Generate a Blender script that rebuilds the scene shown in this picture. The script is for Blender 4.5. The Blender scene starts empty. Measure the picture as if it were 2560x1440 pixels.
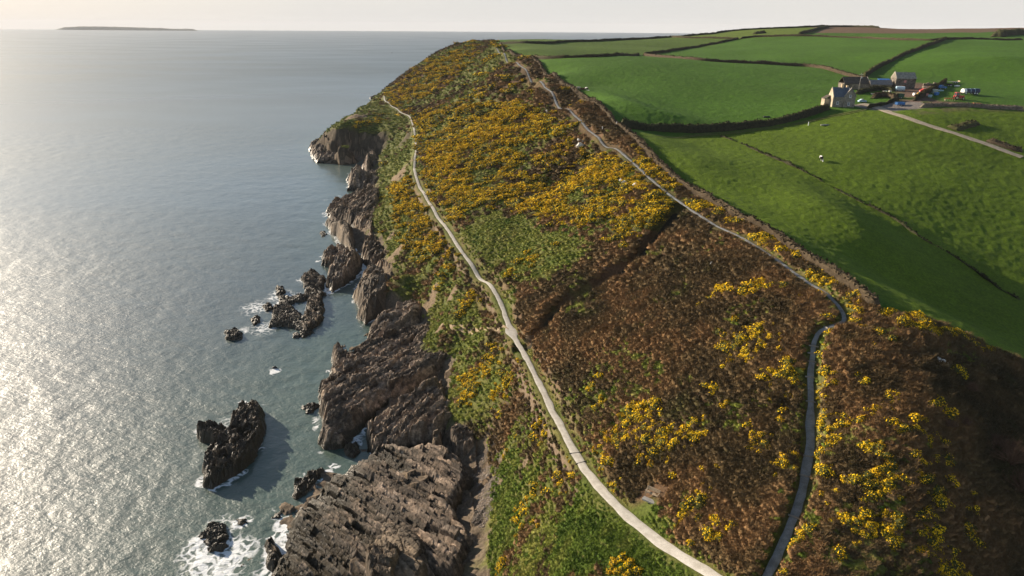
import bpy, bmesh, math, random
import numpy as np
from mathutils import Vector, Matrix

HAZE = 3.0e-5
random.seed(7)
RNG = np.random.default_rng(7)
SC = bpy.context.scene
COL = SC.collection
rad = math.radians

# ------------------------------------------------------------------ camera, sky, sun, exposure
CAM_Z, PITCH, ROLL, FPX = 85.0, rad(20.87), rad(0.40), 1707.0
SUN_AZ, SUN_EL = rad(-54), rad(17.5)          # azimuth from +Y, negative is to the left
cam_data = bpy.data.cameras.new('camera')
cam_data.sensor_width = 36.0
cam_data.lens = 36.0 * FPX / 2560.0
cam_data.clip_start, cam_data.clip_end = 1.0, 60000.0
cam = bpy.data.objects.new('camera', cam_data)
COL.objects.link(cam)
CAM_M = Matrix.Translation((0, 0, CAM_Z)) @ Matrix.Rotation(math.pi / 2 - PITCH, 4, 'X') @ Matrix.Rotation(ROLL, 4, 'Z')
cam.matrix_world = CAM_M
SC.camera = cam

world = bpy.data.worlds.new('World')
SC.world = world
world.use_nodes = True
wn = world.node_tree
sky = wn.nodes.new('ShaderNodeTexSky')
sky.sky_type = 'NISHITA'
sky.sun_disc = False
sky.sun_elevation = SUN_EL
sky.sun_rotation = SUN_AZ
sky.altitude = 50
sky.air_density, sky.dust_density, sky.ozone_density = 1.0, 1.2, 1.0
bg = wn.nodes['Background']
bg.inputs['Strength'].default_value = 0.051
# thin high cloud veils the sky, thickest low down
tc = wn.nodes.new('ShaderNodeTexCoord'); sp = wn.nodes.new('ShaderNodeSeparateXYZ')
wn.links.new(tc.outputs['Generated'], sp.inputs[0])
vr = wn.nodes.new('ShaderNodeValToRGB'); wn.links.new(sp.outputs['Z'], vr.inputs[0])
el = vr.color_ramp.elements
el[0].position, el[0].color = 0.0, (.92, .92, .92, 1)
el[1].position, el[1].color = .75, (.10, .10, .10, 1)
e = el.new(.12); e.color = (.80, .80, .80, 1)
e = el.new(.35); e.color = (.38, .38, .38, 1)
cn = wn.nodes.new('ShaderNodeTexNoise'); cn.inputs['Scale'].default_value = 2.2; cn.inputs['Detail'].default_value = 5
cm = wn.nodes.new('ShaderNodeMapping'); cm.inputs['Scale'].default_value = (1, 1, 6)
wn.links.new(tc.outputs['Generated'], cm.inputs[0]); wn.links.new(cm.outputs[0], cn.inputs['Vector'])
cr = wn.nodes.new('ShaderNodeValToRGB'); wn.links.new(cn.outputs['Fac'], cr.inputs[0])
cr.color_ramp.elements[0].position, cr.color_ramp.elements[0].color = .3, (7.3, 7.25, 7.2, 1)
cr.color_ramp.elements[1].position, cr.color_ramp.elements[1].color = .7, (8.0, 7.75, 7.4, 1)
tint = wn.nodes.new('ShaderNodeValToRGB'); wn.links.new(sp.outputs['Z'], tint.inputs[0])
te = tint.color_ramp.elements
te[0].position, te[0].color = .045, (1, 1, 1, 1)
te[1].position, te[1].color = .55, (.46, .70, 1.02, 1)
e = te.new(.16); e.color = (.64, .83, 1.04, 1)
tm = wn.nodes.new('ShaderNodeMix'); tm.data_type = 'RGBA'; tm.blend_type = 'MULTIPLY'; tm.inputs[0].default_value = 1.0
wn.links.new(cr.outputs[0], tm.inputs[6]); wn.links.new(tint.outputs[0], tm.inputs[7])
mx = wn.nodes.new('ShaderNodeMix'); mx.data_type = 'RGBA'
wn.links.new(vr.outputs[0], mx.inputs[0]); wn.links.new(sky.outputs[0], mx.inputs[6]); wn.links.new(tm.outputs[2], mx.inputs[7])
wn.links.new(mx.outputs[2], bg.inputs['Color'])

sun_data = bpy.data.lights.new('sun', 'SUN')
sun_data.energy = 5.0
sun_data.angle = rad(0.6)
sun_data.color = (1.0, 0.86, 0.68)
sun = bpy.data.objects.new('sun', sun_data)
COL.objects.link(sun)
SUN_DIR = Vector((math.sin(SUN_AZ) * math.cos(SUN_EL), math.cos(SUN_AZ) * math.cos(SUN_EL), math.sin(SUN_EL)))
sun.rotation_euler = SUN_DIR.to_track_quat('Z', 'Y').to_euler()
sun.location = (-300, 200, 300)

SC.view_settings.view_transform = 'Standard'
SC.view_settings.look = 'None'
SC.view_settings.exposure = 1.05
SC.view_settings.gamma = 1.0
SC.cycles.use_denoising = True
SC.cycles.max_bounces = 4
SC.cycles.diffuse_bounces = 2
SC.cycles.glossy_bounces = 2
SC.cycles.transparent_max_bounces = 8
SC.cycles.volume_bounces = 0
SC.cycles.sample_clamp_direct = 12
SC.cycles.sample_clamp_indirect = 4

# ------------------------------------------------------------------ numeric helpers
RM = np.array(CAM_M.to_3x3())
def rays(px, py):
    px = np.asarray(px, float); py = np.asarray(py, float)
    d = np.stack([(px - 1280) / FPX, (720 - py) / FPX, -np.ones_like(px)], -1)
    return d @ RM.T
def at_z(px, py, z):
    """point of the sight line through a photo pixel at height z"""
    d = rays(px, py); t = (z - CAM_Z) / d[..., 2]
    return np.stack([d[..., 0] * t, d[..., 1] * t, CAM_Z + d[..., 2] * t], -1)
def at_y(px, py, y):
    d = rays(px, py); t = y / d[..., 1]
    return np.stack([d[..., 0] * t, d[..., 1] * t, CAM_Z + d[..., 2] * t], -1)
def sstep(a, b, x):
    t = np.clip((x - a) / (b - a), 0, 1); return t * t * (3 - 2 * t)
def h2(ix, iy, seed):
    n = (ix.astype(np.int64) * 374761393 + iy.astype(np.int64) * 668265263 + seed * 2147483647) & 0xffffffff
    n = ((n ^ (n >> 13)) * 1274126177) & 0xffffffff
    n = ((n ^ (n >> 16)) * 2246822519) & 0xffffffff
    return ((n ^ (n >> 15)) & 0xffffff) / float(0xffffff)
def vnoise(x, y, seed=0):
    ix = np.floor(x); iy = np.floor(y); fx = x - ix; fy = y - iy
    fx = fx * fx * fx * (fx * (fx * 6 - 15) + 10); fy = fy * fy * fy * (fy * (fy * 6 - 15) + 10)
    a = h2(ix, iy, seed); b = h2(ix + 1, iy, seed); c = h2(ix, iy + 1, seed); d = h2(ix + 1, iy + 1, seed)
    return (a + (b - a) * fx) * (1 - fy) + (c + (d - c) * fx) * fy
def fbm(x, y, scale, octv=4, seed=0, gain=0.5):
    s = 0.0; amp = 1.0; tot = 0.0; f = 1.0 / scale
    for o in range(octv):
        c, sn = math.cos(o * 1.1 + .3), math.sin(o * 1.1 + .3)
        s = s + amp * vnoise((x * c - y * sn) * f + 17.3 * o, (x * sn + y * c) * f - 9.1 * o, seed + o)
        tot += amp; amp *= gain; f *= 2.03
    return s / tot            # 0..1
def facets(x, y, seed):
    """nearest jittered cell: random height, random tilt, and distance to the cell border"""
    ix = np.floor(x); iy = np.floor(y)
    d1 = np.full(x.shape, 9.0); d2 = np.full(x.shape, 9.0); hh = np.zeros(x.shape); tl = np.zeros(x.shape)
    for ox in (-1, 0, 1):
        for oy in (-1, 0, 1):
            cx = ix + ox; cy = iy + oy
            jx = cx + .1 + .8 * h2(cx, cy, seed); jy = cy + .1 + .8 * h2(cx, cy, seed + 1)
            dx = x - jx; dy = y - jy; d = dx * dx + dy * dy
            near = d < d1
            d2 = np.where(near, d1, np.minimum(d2, d)); d1 = np.where(near, d, d1)
            hh = np.where(near, h2(cx, cy, seed + 2), hh)
            tl = np.where(near, (h2(cx, cy, seed + 3) - .5) * dx + (h2(cx, cy, seed + 4) - .5) * dy, tl)
    return hh, tl, np.sqrt(d2) - np.sqrt(d1)
def in_poly(x, y, P):
    P = np.asarray(P, float); r = np.zeros(x.shape, bool); n = len(P)
    for i in range(n):
        x1, y1 = P[i]; x2, y2 = P[(i + 1) % n]
        if y1 == y2: continue
        c = ((y1 > y) != (y2 > y)) & (x < (x2 - x1) * (y - y1) / (y2 - y1) + x1)
        r ^= c
    return r
def seg_dist(x, y, P, closed=False):
    P = np.asarray(P, float); d = np.full(x.shape, 1e9)
    n = len(P) if closed else len(P) - 1
    for i in range(n):
        a = P[i]; b = P[(i + 1) % len(P)]; v = b - a; L = v @ v + 1e-9
        t = np.clip(((x - a[0]) * v[0] + (y - a[1]) * v[1]) / L, 0, 1)
        d = np.minimum(d, (x - a[0] - t * v[0]) ** 2 + (y - a[1] - t * v[1]) ** 2)
    return np.sqrt(d)
def poly_sd(x, y, P):
    d = seg_dist(x, y, P, True)
    return np.where(in_poly(x, y, P), d, -d)
def smooth_line(P, step):
    """Catmull-Rom through the points, resampled at about `step` metres"""
    P = np.asarray(P, float); Q = np.vstack([2 * P[0] - P[1], P, 2 * P[-1] - P[-2]])
    out = []
    for i in range(1, len(Q) - 2):
        p0, p1, p2, p3 = Q[i - 1:i + 3]
        n = max(2, int(np.linalg.norm(p2 - p1) / (step * .25)))
        t = np.linspace(0, 1, n, endpoint=False)[:, None]
        out.append(.5 * (2 * p1 + (p2 - p0) * t + (2 * p0 - 5 * p1 + 4 * p2 - p3) * t ** 2 + (3 * p1 - p0 - 3 * p2 + p3) * t ** 3))
    o = np.vstack(out + [P[-1:]])
    s = np.r_[0, np.cumsum(np.linalg.norm(np.diff(o, axis=0), axis=1))]
    u = np.linspace(0, s[-1], max(2, int(s[-1] / step) + 1))
    return np.stack([np.interp(u, s, o[:, k]) for k in range(o.shape[1])], -1)

# ------------------------------------------------------------------ the lie of the land: spot heights
# spots read off the photo: pixel x, pixel y, height above the sea in metres
LOWER_PATH = [(1990,1590,33),(1885,1507,32),(1790,1440,31),(1700,1390,29.5),(1600,1320,28),(1500,1220,26.5),(1440,1130,25),(1375,1010,23.5),(1340,940,23),(1280,830,22.5),
              (1250,755,23),(1215,700,23.5),(1150,620,24),(1110,560,24),(1060,480,24.5),(1035,420,25),(1040,360,25),(1028,300,25),(1000,280,25.5),(965,255,26.5),(960,240,27)]
UPPER_PATH = [(1888,1500,32.2),(1915,1440,33.3),(1945,1370,34.5),(1990,1270,36),(2020,1150,38),(2030,1000,41),(2030,900,43.5),(2050,820,45.5),(2115,785,47),(2070,730,47.3),(2000,685,47.5),
              (1920,630,47.5),(1850,590,47.5),(1780,555,47.8),(1700,505,48),(1637,456,49),(1570,395,51),(1500,340,53),(1420,270,57),(1350,200,62),(1290,155,66),(1240,115,71.5)]
SPOTS = LOWER_PATH + UPPER_PATH + [
 # heath between the paths
 (1650,900,36),(1750,1150,34),(1600,700,37),(1420,690,33),(1880,1000,39),(1550,1050,30),(1450,450,40),(1300,420,38.5),(1250,300,42),(1200,500,33),(1300,600,31),
 (1180,210,49),(1120,300,37),(1330,300,50),
 # hill to the right of the upper path
 (2190,775,47.5),(2300,900,45.5),(2450,1000,42),(2560,1150,38),(2300,1200,40),(2500,1400,33),(2200,1400,35.5),(2200,1050,42.5),(2480,870,43.5),(2560,905,42),(2400,830,45),
 # ridge wall and the field behind it
 (2030,655,47.8),(1850,550,48),(1700,460,49.5),(1550,320,54.5),(1470,258,57.5),(1400,205,62),(1310,147,66),(1245,112,71.5),
 (1900,500,47),(2200,640,42.5),(2330,760,38),(2560,740,35),(2560,560,41),(2560,400,49),(2050,400,50),(1750,370,51.5),(2300,480,46),(2000,335,53),(1650,335,52.5),(1800,335,52),
 (1700,265,57),(1900,260,57.5),(1500,215,61),(2098,268,58),(2180,268,58),(2300,285,58),(2450,268,59),(2560,275,58.5),(2560,330,54),(2395,262,59.5),
 (2150,232,60.5),(2265,222,62),(2380,200,63.5),(2500,200,64),(2150,192,64),(2000,160,66.5),(1800,150,67.5),(1600,137,68),(1450,145,66.5),(1400,115,71.5),
 (2100,150,68.5),(2300,140,71.5),(2500,140,73),
 # slope towards the sea
 (1000,560,11),(960,500,8),(985,420,12),(1000,370,15),(1060,640,17),(1090,720,13),(1150,790,15),(1180,870,13),(1165,960,9),(1250,1000,15),(1290,1080,14),
 (1340,1200,17),(1265,1250,8),(1235,1350,6),(1340,1400,16),(1420,1300,23),(1450,1440,26),(1280,1440,9),(1230,900,17),(1010,460,16),
 (1220,1120,5),(1225,1200,4),(1210,1290,4),(1205,1390,4),(1130,960,5),(1150,1080,4.5),(1140,895,6),(1090,800,6),(1040,750,5),(985,680,5),(965,620,4.5),
 # bare rock shelf and shore
 (1050,1030,3),(1050,1200,3),(950,1260,2),(1000,1400,3),(850,1350,1),(950,960,2.5),(1020,880,3.5),(880,960,1),
 (930,405,1),(920,440,1),(930,490,2),(900,530,1),(885,570,.5),(905,625,.5),(935,660,.5),
 (905,700,-.8),(960,735,0),(965,790,-.6),(900,850,-.5),(850,900,-.8),(800,1000,-.8),(800,1080,-1),(880,1115,-1),(830,1180,-.6),(760,1260,-.6),(700,1350,-.8),(660,1440,-.8),
 # the two notches in the cliff
 (1045,740,4),(1055,700,9),(1063,670,14.5),(1005,668,14),(1040,660,15.5),(985,690,9),(990,722,4),(1190,718,19.5),(1150,755,14),(1115,785,10),(1085,802,7),(1150,700,20.5),(1210,750,21.3),(1170,785,16),(1120,740,15),
 # the point: cliff top, face and outer shore
 (1000,300,24),(940,298,21.5),(880,312,21),(840,330,17),(805,350,10),(788,368,2.5),(800,388,0),(830,397,0),(870,399,0),(905,399,0),
 (900,345,13),(960,330,18),(940,370,8),(862,352,14.5),(870,420,-1.5),(890,412,-1),(850,440,-2),(845,420,-2),(900,406,-.5),(820,430,-3),(870,290,22),(900,268,23),
]
DSPOTS = [  # spots with a known distance: the skyline of the hill and of the far fields
 (940,240,640),(1000,195,670),(1080,150,690),(1150,120,700),(1220,107,690),
 (1420,104,700),(1600,98,720),(1700,93,740),(1800,82,780),(1900,72,800),(2060,67,800),(2200,70,780),(2300,76,760),(2420,76,760),(2560,69,780),
 (1700,120,600),(1850,100,640),(2000,85,640),(2365,100,520),(2200,95,600),(2560,95,560)]
WSPOTS = [  # out of sight, in metres
 (-100,720,4),(-150,650,0),(-146,580,0),(-160,520,-5),(-60,750,14),(-130,800,-2),(-20,860,40),(40,900,50),(-60,900,10),(150,900,70),(350,950,80),(600,950,85),(800,900,80),
 (-150,450,-8),(-130,350,-8),(-130,250,-8),(-110,180,-7),(-90,130,-6),(-80,90,-6),(-70,60,-6),(-190,600,-8),(-200,750,-8),(-150,900,-8),
 (-20,60,0),(0,55,12),(15,40,28),(30,30,33),(60,30,30),(-40,40,-6),(100,60,22),(120,100,26),(80,40,24),(170,130,36),(250,180,45),(330,260,58),(420,400,68),(600,600,80),(700,500,70),(450,250,55),(300,120,40),(200,60,25)]
def control_points():
    s = np.array(SPOTS, float); p = [at_z(s[:, 0], s[:, 1], s[:, 2])]
    d = np.array(DSPOTS, float); p.append(at_y(d[:, 0], d[:, 1], d[:, 2]))
    p.append(np.array(WSPOTS, float))
    # more points along the two paths, which are surveyed best
    for L in (LOWER_PATH, UPPER_PATH):
        q = np.array(L, float); w = at_z(q[:, 0], q[:, 1], q[:, 2])
        p.append((w[1:] + w[:-1]) / 2)
    return np.vstack(p)
CP = control_points()
def rbf_fit(P, c=6.0, lam=0.6):
    n = len(P); S = 100.0
    d = np.hypot(P[:, None, 0] - P[None, :, 0], P[:, None, 1] - P[None, :, 1])
    K = -np.sqrt(d * d + c * c); A = np.zeros((n + 3, n + 3))
    A[:n, :n] = K + lam * np.eye(n)
    A[:n, n] = 1; A[:n, n + 1] = P[:, 0] / S; A[:n, n + 2] = P[:, 1] / S; A[n:, :n] = A[:n, n:].T
    b = np.r_[P[:, 2], 0, 0, 0]
    return np.linalg.solve(A, b), c, S
GX0, GY0, GS, GNX, GNY = -320.0, 10.0, 2.0, 700, 600
def rbf_grid():
    w, c, S = rbf_fit(CP)
    gx = GX0 + GS * np.arange(GNX); gy = GY0 + GS * np.arange(GNY)
    X, Y = np.meshgrid(gx, gy); Z = w[-3] + w[-2] * X / S + w[-1] * Y / S
    for i in range(len(CP)):
        Z -= w[i] * np.sqrt((X - CP[i, 0]) ** 2 + (Y - CP[i, 1]) ** 2 + c * c)
    return Z
GZ = rbf_grid()
def ground(x, y):
    """smooth ground height (bicubic on the survey grid)"""
    x = np.asarray(x, float); y = np.asarray(y, float)
    u = np.clip((x - GX0) / GS, 1, GNX - 3.001); v = np.clip((y - GY0) / GS, 1, GNY - 3.001)
    i = np.floor(u).astype(int); j = np.floor(v).astype(int); fu = u - i; fv = v - j
    def w(f): return (-.5 * f + f * f - .5 * f ** 3, 1 - 2.5 * f * f + 1.5 * f ** 3, .5 * f + 2 * f * f - 1.5 * f ** 3, -.5 * f * f + .5 * f ** 3)
    wu = w(fu); wv = w(fv); z = 0
    for b in range(4):
        r = 0
        for a in range(4): r = r + wu[a] * GZ[j - 1 + b, i - 1 + a]
        z = z + wv[b] * r
    return z
def hit(px, py, lift=0.0, t0=35.0):
    """where the sight line through a photo pixel meets the ground (or the sea)"""
    px = np.atleast_1d(np.asarray(px, float)); py = np.atleast_1d(np.asarray(py, float))
    d = rays(px, py); d = d / np.hypot(d[:, 0], d[:, 1])[:, None]
    ts = t0 * np.exp(np.linspace(0, math.log(1150 / t0), 900))
    out = np.zeros((len(px), 3))
    for k in range(len(px)):
        x = d[k, 0] * ts; y = d[k, 1] * ts; z = CAM_Z + d[k, 2] * ts
        g = np.maximum(ground(x, y), 0.0) + lift
        b = np.nonzero(z <= g)[0]
        if len(b) == 0:
            m = np.argmin(z - g); out[k] = (x[m], y[m], g[m]); continue
        m = b[0]
        if m == 0: out[k] = (x[0], y[0], g[0]); continue
        f0 = z[m - 1] - g[m - 1]; f1 = z[m] - g[m]; s = f0 / (f0 - f1 + 1e-9)
        out[k] = (x[m - 1] + s * (x[m] - x[m - 1]), y[m - 1] + s * (y[m] - y[m - 1]), 0)
        out[k, 2] = max(ground(out[k, 0], out[k, 1]), 0)
    return out
def hit_list(L, **k):
    a = np.array(L, float); return hit(a[:, 0], a[:, 1], **k)
def project(P):
    q = (np.asarray(P, float) - np.array([0, 0, CAM_Z])) @ RM
    return 1280 + FPX * q[..., 0] / -q[..., 2], 720 - FPX * q[..., 1] / -q[..., 2]
# ------------------------------------------------------------------ linking and naming helpers
def tag(o, label=None, cat=None, group=None, kind=None):
    if label: o['label'] = label
    if cat: o['category'] = cat
    if group: o['group'] = group
    if kind: o['kind'] = kind
    return o
def link(o, parent=None):
    COL.objects.link(o)
    if parent: o.parent = parent
    return o
def mesh_np(name, V, F, mats=(), parent=None, smooth=True, mat_idx=None):
    """mesh object from numpy arrays; F is (n,3) or (n,4), or a list of both"""
    me = bpy.data.meshes.new(name)
    Fs = F if isinstance(F, list) else [F]
    Fs = [np.asarray(f, np.int32) for f in Fs if len(f)]
    V = np.asarray(V, np.float32)
    me.vertices.add(len(V)); me.vertices.foreach_set('co', V.ravel())
    tot = np.concatenate([np.full(len(f), f.shape[1], np.int32) for f in Fs])
    idx = np.concatenate([f.ravel() for f in Fs])
    me.loops.add(len(idx)); me.loops.foreach_set('vertex_index', idx)
    me.polygons.add(len(tot)); st = np.r_[0, np.cumsum(tot)[:-1]].astype(np.int32)
    me.polygons.foreach_set('loop_start', st)
    if mat_idx is not None: me.polygons.foreach_set('material_index', np.asarray(mat_idx, np.int32))
    me.polygons.foreach_set('use_smooth', np.full(len(tot), smooth))
    me.update(calc_edges=True)
    me.validate()
    for m in mats: me.materials.append(m)
    return link(bpy.data.objects.new(name, me), parent)
def set_attr(o, name, A):
    A = np.asarray(A, np.float32)
    if A.ndim == 1:
        a = o.data.attributes.new(name, 'FLOAT', 'POINT'); a.data.foreach_set('value', A)
    else:
        a = o.data.attributes.new(name, 'FLOAT_COLOR', 'POINT')
        a.data.foreach_set('color', np.c_[A, np.ones(len(A))].astype(np.float32).ravel())
def grid_faces(nr, nc):
    i = np.arange(nr * nc).reshape(nr, nc)
    return np.stack([i[:-1, :-1], i[:-1, 1:], i[1:, 1:], i[1:, :-1]], -1).reshape(-1, 4)

# ------------------------------------------------------------------ node helpers
class NT:
    def __init__(s, name):
        s.m = bpy.data.materials.new(name); s.m.use_nodes = True
        s.t = s.m.node_tree; s.b = s.t.nodes['Principled BSDF']; s.out = s.t.nodes['Material Output']
    def n(s, typ, **k):
        x = s.t.nodes.new(typ)
        for a, v in k.items():
            if a in x.inputs and not hasattr(x, a): x.inputs[a].default_value = v
            else: setattr(x, a, v)
        return x
    def l(s, a, b): s.t.links.new(a, b)
    def pos(s): return s.n('ShaderNodeNewGeometry').outputs['Position']
    def noise(s, scale, detail=4, rough=.55, vec=None, dist=0.0):
        x = s.n('ShaderNodeTexNoise'); x.inputs['Scale'].default_value = scale; x.inputs['Detail'].default_value = detail
        x.inputs['Roughness'].default_value = rough; x.inputs['Distortion'].default_value = dist
        s.l(vec if vec is not None else s.pos(), x.inputs['Vector']); return x.outputs['Fac']
    def ramp(s, fac, stops):
        r = s.n('ShaderNodeValToRGB'); e = r.color_ramp.elements
        while len(e) < len(stops): e.new(.5)
        for q, (p, c) in zip(e, stops):
            q.position = p; q.color = (*c, 1) if len(c) == 3 else c
        s.l(fac, r.inputs[0]); return r.outputs[0]
    def rng(s, fac, a, b, c=0.0, d=1.0):
        r = s.n('ShaderNodeMapRange'); r.clamp = True
        for i, v in enumerate((a, b, c, d)): r.inputs[i + 1].default_value = v
        s.l(fac, r.inputs[0]); return r.outputs[0]
    def math(s, op, a, b=None):
        x = s.n('ShaderNodeMath'); x.operation = op
        for i, v in enumerate((a, b)):
            if v is None: continue
            if isinstance(v, (int, float)): x.inputs[i].default_value = v
            else: s.l(v, x.inputs[i])
        return x.outputs[0]
    def mix(s, fac, a, b, blend='MIX'):
        x = s.n('ShaderNodeMix'); x.data_type = 'RGBA'; x.blend_type = blend
        for i, v in zip((0, 6, 7), (fac, a, b)):
            if isinstance(v, (int, float)): x.inputs[i].default_value = v
            elif isinstance(v, tuple): x.inputs[i].default_value = (*v, 1)
            else: s.l(v, x.inputs[i])
        return x.outputs[2]
    def attr(s, name, col=False):
        x = s.n('ShaderNodeAttribute'); x.attribute_name = name
        return x.outputs['Color' if col else 'Fac']
    def scaled(s, vec3, rotz=0.0):
        x = s.n('ShaderNodeMapping'); x.inputs['Scale'].default_value = vec3; x.inputs['Rotation'].default_value = (0, 0, rotz)
        s.l(s.pos(), x.inputs[0]); return x.outputs[0]
    def bump(s, h, strength=.5, dist=.1):
        x = s.n('ShaderNodeBump'); x.inputs['Strength'].default_value = strength; x.inputs['Distance'].default_value = dist
        s.l(h, x.inputs['Height']); s.l(x.outputs[0], s.b.inputs['Normal']); return x
    def base(s, c, rough=.9, spec=.2):
        if isinstance(c, tuple): s.b.inputs['Base Color'].default_value = (*c, 1)
        else: s.l(c, s.b.inputs['Base Color'])
        s.b.inputs['Roughness'].default_value = rough; s.b.inputs['Specular IOR Level'].default_value = spec
        return s.m
def plain(name, c, rough=.8, spec=.3, var=.25, scale=3.0, metal=0.0, bump=0.0):
    """procedural material: one colour broken up by two scales of weathering noise"""
    t = NT(name); n = t.noise(scale, 5)
    lo = tuple(v * (1 - var) for v in c); hi = tuple(min(1, v * (1 + var)) for v in c)
    t.base(t.ramp(n, [(.3, lo), (.7, hi)]), rough, spec); t.b.inputs['Metallic'].default_value = metal
    if bump: t.bump(t.noise(scale * 4, 4), .6, bump)
    return t.m

# ------------------------------------------------------------------ lines and areas on the land
def W(L): return at_z(*np.array(L, float).T)
lower_line = smooth_line(W(LOWER_PATH), 1.5)
upper_line = smooth_line(W(UPPER_PATH), 1.5)
gully_line = smooth_line(hit_list([(1697,513),(1650,570),(1590,635),(1500,698),(1420,745),(1385,772),(1350,820),(1305,862)]), 1.5)
lower_line[:, 2] = ground(lower_line[:, 0], lower_line[:, 1]); upper_line[:, 2] = ground(upper_line[:, 0], upper_line[:, 1])
gully_line[:, 2] = ground(gully_line[:, 0], gully_line[:, 1])
for L in (lower_line, upper_line, gully_line):      # an even grade along each path
    for _ in range(6): L[1:-1, 2] = (L[:-2, 2] + L[1:-1, 2] * 2 + L[2:, 2]) / 4
PX0, PY0, PS, PNX, PNY = -150.0, 40.0, 0.5, 480, 1300
_px, _py = np.meshgrid(PX0 + PS * np.arange(PNX), PY0 + PS * np.arange(PNY))
def line_field(L, reach=8.0):
    D = np.full(_px.shape, 99.0, np.float32); Z = np.zeros(_px.shape, np.float32)
    for a, b in zip(L[:-1], L[1:]):
        i0 = int(max(0, (min(a[0], b[0]) - reach - PX0) / PS)); i1 = int(min(PNX, (max(a[0], b[0]) + reach - PX0) / PS + 2))
        j0 = int(max(0, (min(a[1], b[1]) - reach - PY0) / PS)); j1 = int(min(PNY, (max(a[1], b[1]) + reach - PY0) / PS + 2))
        if i1 <= i0 or j1 <= j0: continue
        x = _px[j0:j1, i0:i1]; y = _py[j0:j1, i0:i1]; v = b - a
        t = np.clip(((x - a[0]) * v[0] + (y - a[1]) * v[1]) / (v[0] ** 2 + v[1] ** 2 + 1e-9), 0, 1)
        d = np.hypot(x - a[0] - t * v[0], y - a[1] - t * v[1]); m = d < D[j0:j1, i0:i1]
        D[j0:j1, i0:i1][m] = d[m]; Z[j0:j1, i0:i1][m] = (a[2] + t * v[2])[m]
    return D, Z
def line_at(FD, x, y):
    u = np.clip((x - PX0) / PS, 0, PNX - 1.001); v = np.clip((y - PY0) / PS, 0, PNY - 1.001)
    i = u.astype(int); j = v.astype(int); fu = u - i; fv = v - j
    def s(G): return (G[j, i] * (1 - fu) + G[j, i + 1] * fu) * (1 - fv) + (G[j + 1, i] * (1 - fu) + G[j + 1, i + 1] * fu) * fv
    D = s(FD[0]); out = (x < PX0) | (x > PX0 + PS * (PNX - 1)) | (y < PY0) | (y > PY0 + PS * (PNY - 1))
    D = np.where(out, 99, D); Z = np.where(D < 6.5, s(FD[1]), 0)
    return D, Z
FLD_LOW, FLD_UP, FLD_GUL = line_field(lower_line), line_field(upper_line), line_field(gully_line)

def wpoly(L): return hit_list(L)[:, :2]
RIDGE_WALL_PX = [(1243,112),(1275,128),(1310,147),(1355,172),(1400,205),(1470,258),(1550,320),(1620,385),(1700,460),(1780,508),(1850,550),(1940,598),(2030,655),(2110,712),(2190,775)]
ridge_wall = smooth_line(hit_list(RIDGE_WALL_PX), 2.0)
crest = hit_list([(2190,775),(2300,800),(2400,830),(2480,870),(2555,905)])[:, :2]
FIELD = np.vstack([ridge_wall[:, :2], crest[1:], [(130, 62), (220, 20), (1500, 20), (1500, 1400), (0, 1400), (-30, 900)]])
P_PLOUGH = np.vstack([wpoly([(2560,78),(2400,81),(2300,83),(2150,84),(2030,83),(2060,72)]), [(330, 900), (700, 950)]])
P_TOPF = np.vstack([wpoly([(1700,96),(1846,99),(1890,94),(1994,90),(2035,80)]), [(330, 800), (150, 800)]])
P_TOPF2 = np.vstack([wpoly([(1250,116),(1305,144),(1450,141),(1600,136),(1700,124),(1845,99),(1690,96)]), [(150, 760), (0, 740)]])
P_YARD = wpoly([(2235,232),(2290,205),(2340,212),(2310,238),(2350,257),(2430,262),(2559,268),(2559,277),(2420,270),(2300,270),(2240,252)])
P_GRAVEL = wpoly([(2125,263),(2180,274),(2240,276),(2330,270),(2300,258),(2235,256)])
P_TRODDEN = wpoly([(2280,268),(2420,268),(2559,278),(2559,283),(2420,278),(2300,284)])
P_FIELD_NEAR = np.vstack([wpoly([(1555,330),(1700,338),(1850,325),(2000,300),(2150,275),(2300,272),(2559,280)]), [(1500, 240), (1500, 20), (150, 20), (60, 60)]])
P_SLOPE_GRASS = wpoly([(1118,572),(1180,555),(1240,525),(1330,540),(1410,570),(1482,598),(1468,635),(1405,675),(1335,708),(1290,695),(1225,685),(1180,655)])
P_PATH_GREEN = wpoly([(1222,703),(1255,718),(1310,745),(1268,772),(1280,812),(1318,862),(1300,880),(1272,820),(1248,752)])
P_FAR_GRASS = wpoly([(985,275),(1030,295),(1045,330),(1062,410),(1080,460),(1050,470),(985,455),(975,430),(1010,360),(1015,320)])
P_BENCH_GRASS = wpoly([(1440,1215),(1478,1185),(1560,1265),(1590,1250),(1650,1255),(1690,1330),(1740,1385),(1800,1439),(1400,1439),(1410,1330)])
P_CLIFF_GRASS = wpoly([(1255,1120),(1330,1150),(1345,1230),(1330,1300),(1300,1360),(1255,1439),(1180,1439),(1225,1330),(1245,1220)])
P_GORSE = wpoly([(1045,290),(1130,262),(1240,236),(1330,258),(1400,300),(1480,352),(1580,430),(1690,492),(1655,560),(1560,585),(1470,570),(1400,548),(1330,535),(1250,515),(1185,555),(1120,560),(1085,500),(1065,440),(1058,380),(1040,330)])
P_GORSE_LOW = wpoly([(985,455),(1040,462),(1068,500),(1105,560),(1135,628),(1080,640),(1010,618),(980,560),(990,510)])
P_GORSE_FAR = wpoly([(950,236),(1010,200),(1080,150),(1160,125),(1200,140),(1150,190),(1090,235),(1020,265),(965,262)])
_up = upper_line[(upper_line[:, 1] > 74) & (upper_line[:, 1] < 250)]; _rw = ridge_wall[(ridge_wall[:, 1] > 74) & (ridge_wall[:, 1] < 250)]
P_STRIP = np.vstack([_up[np.argsort(_up[:, 1])][:, :2], _rw[np.argsort(-_rw[:, 1])][:, :2]])
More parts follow.
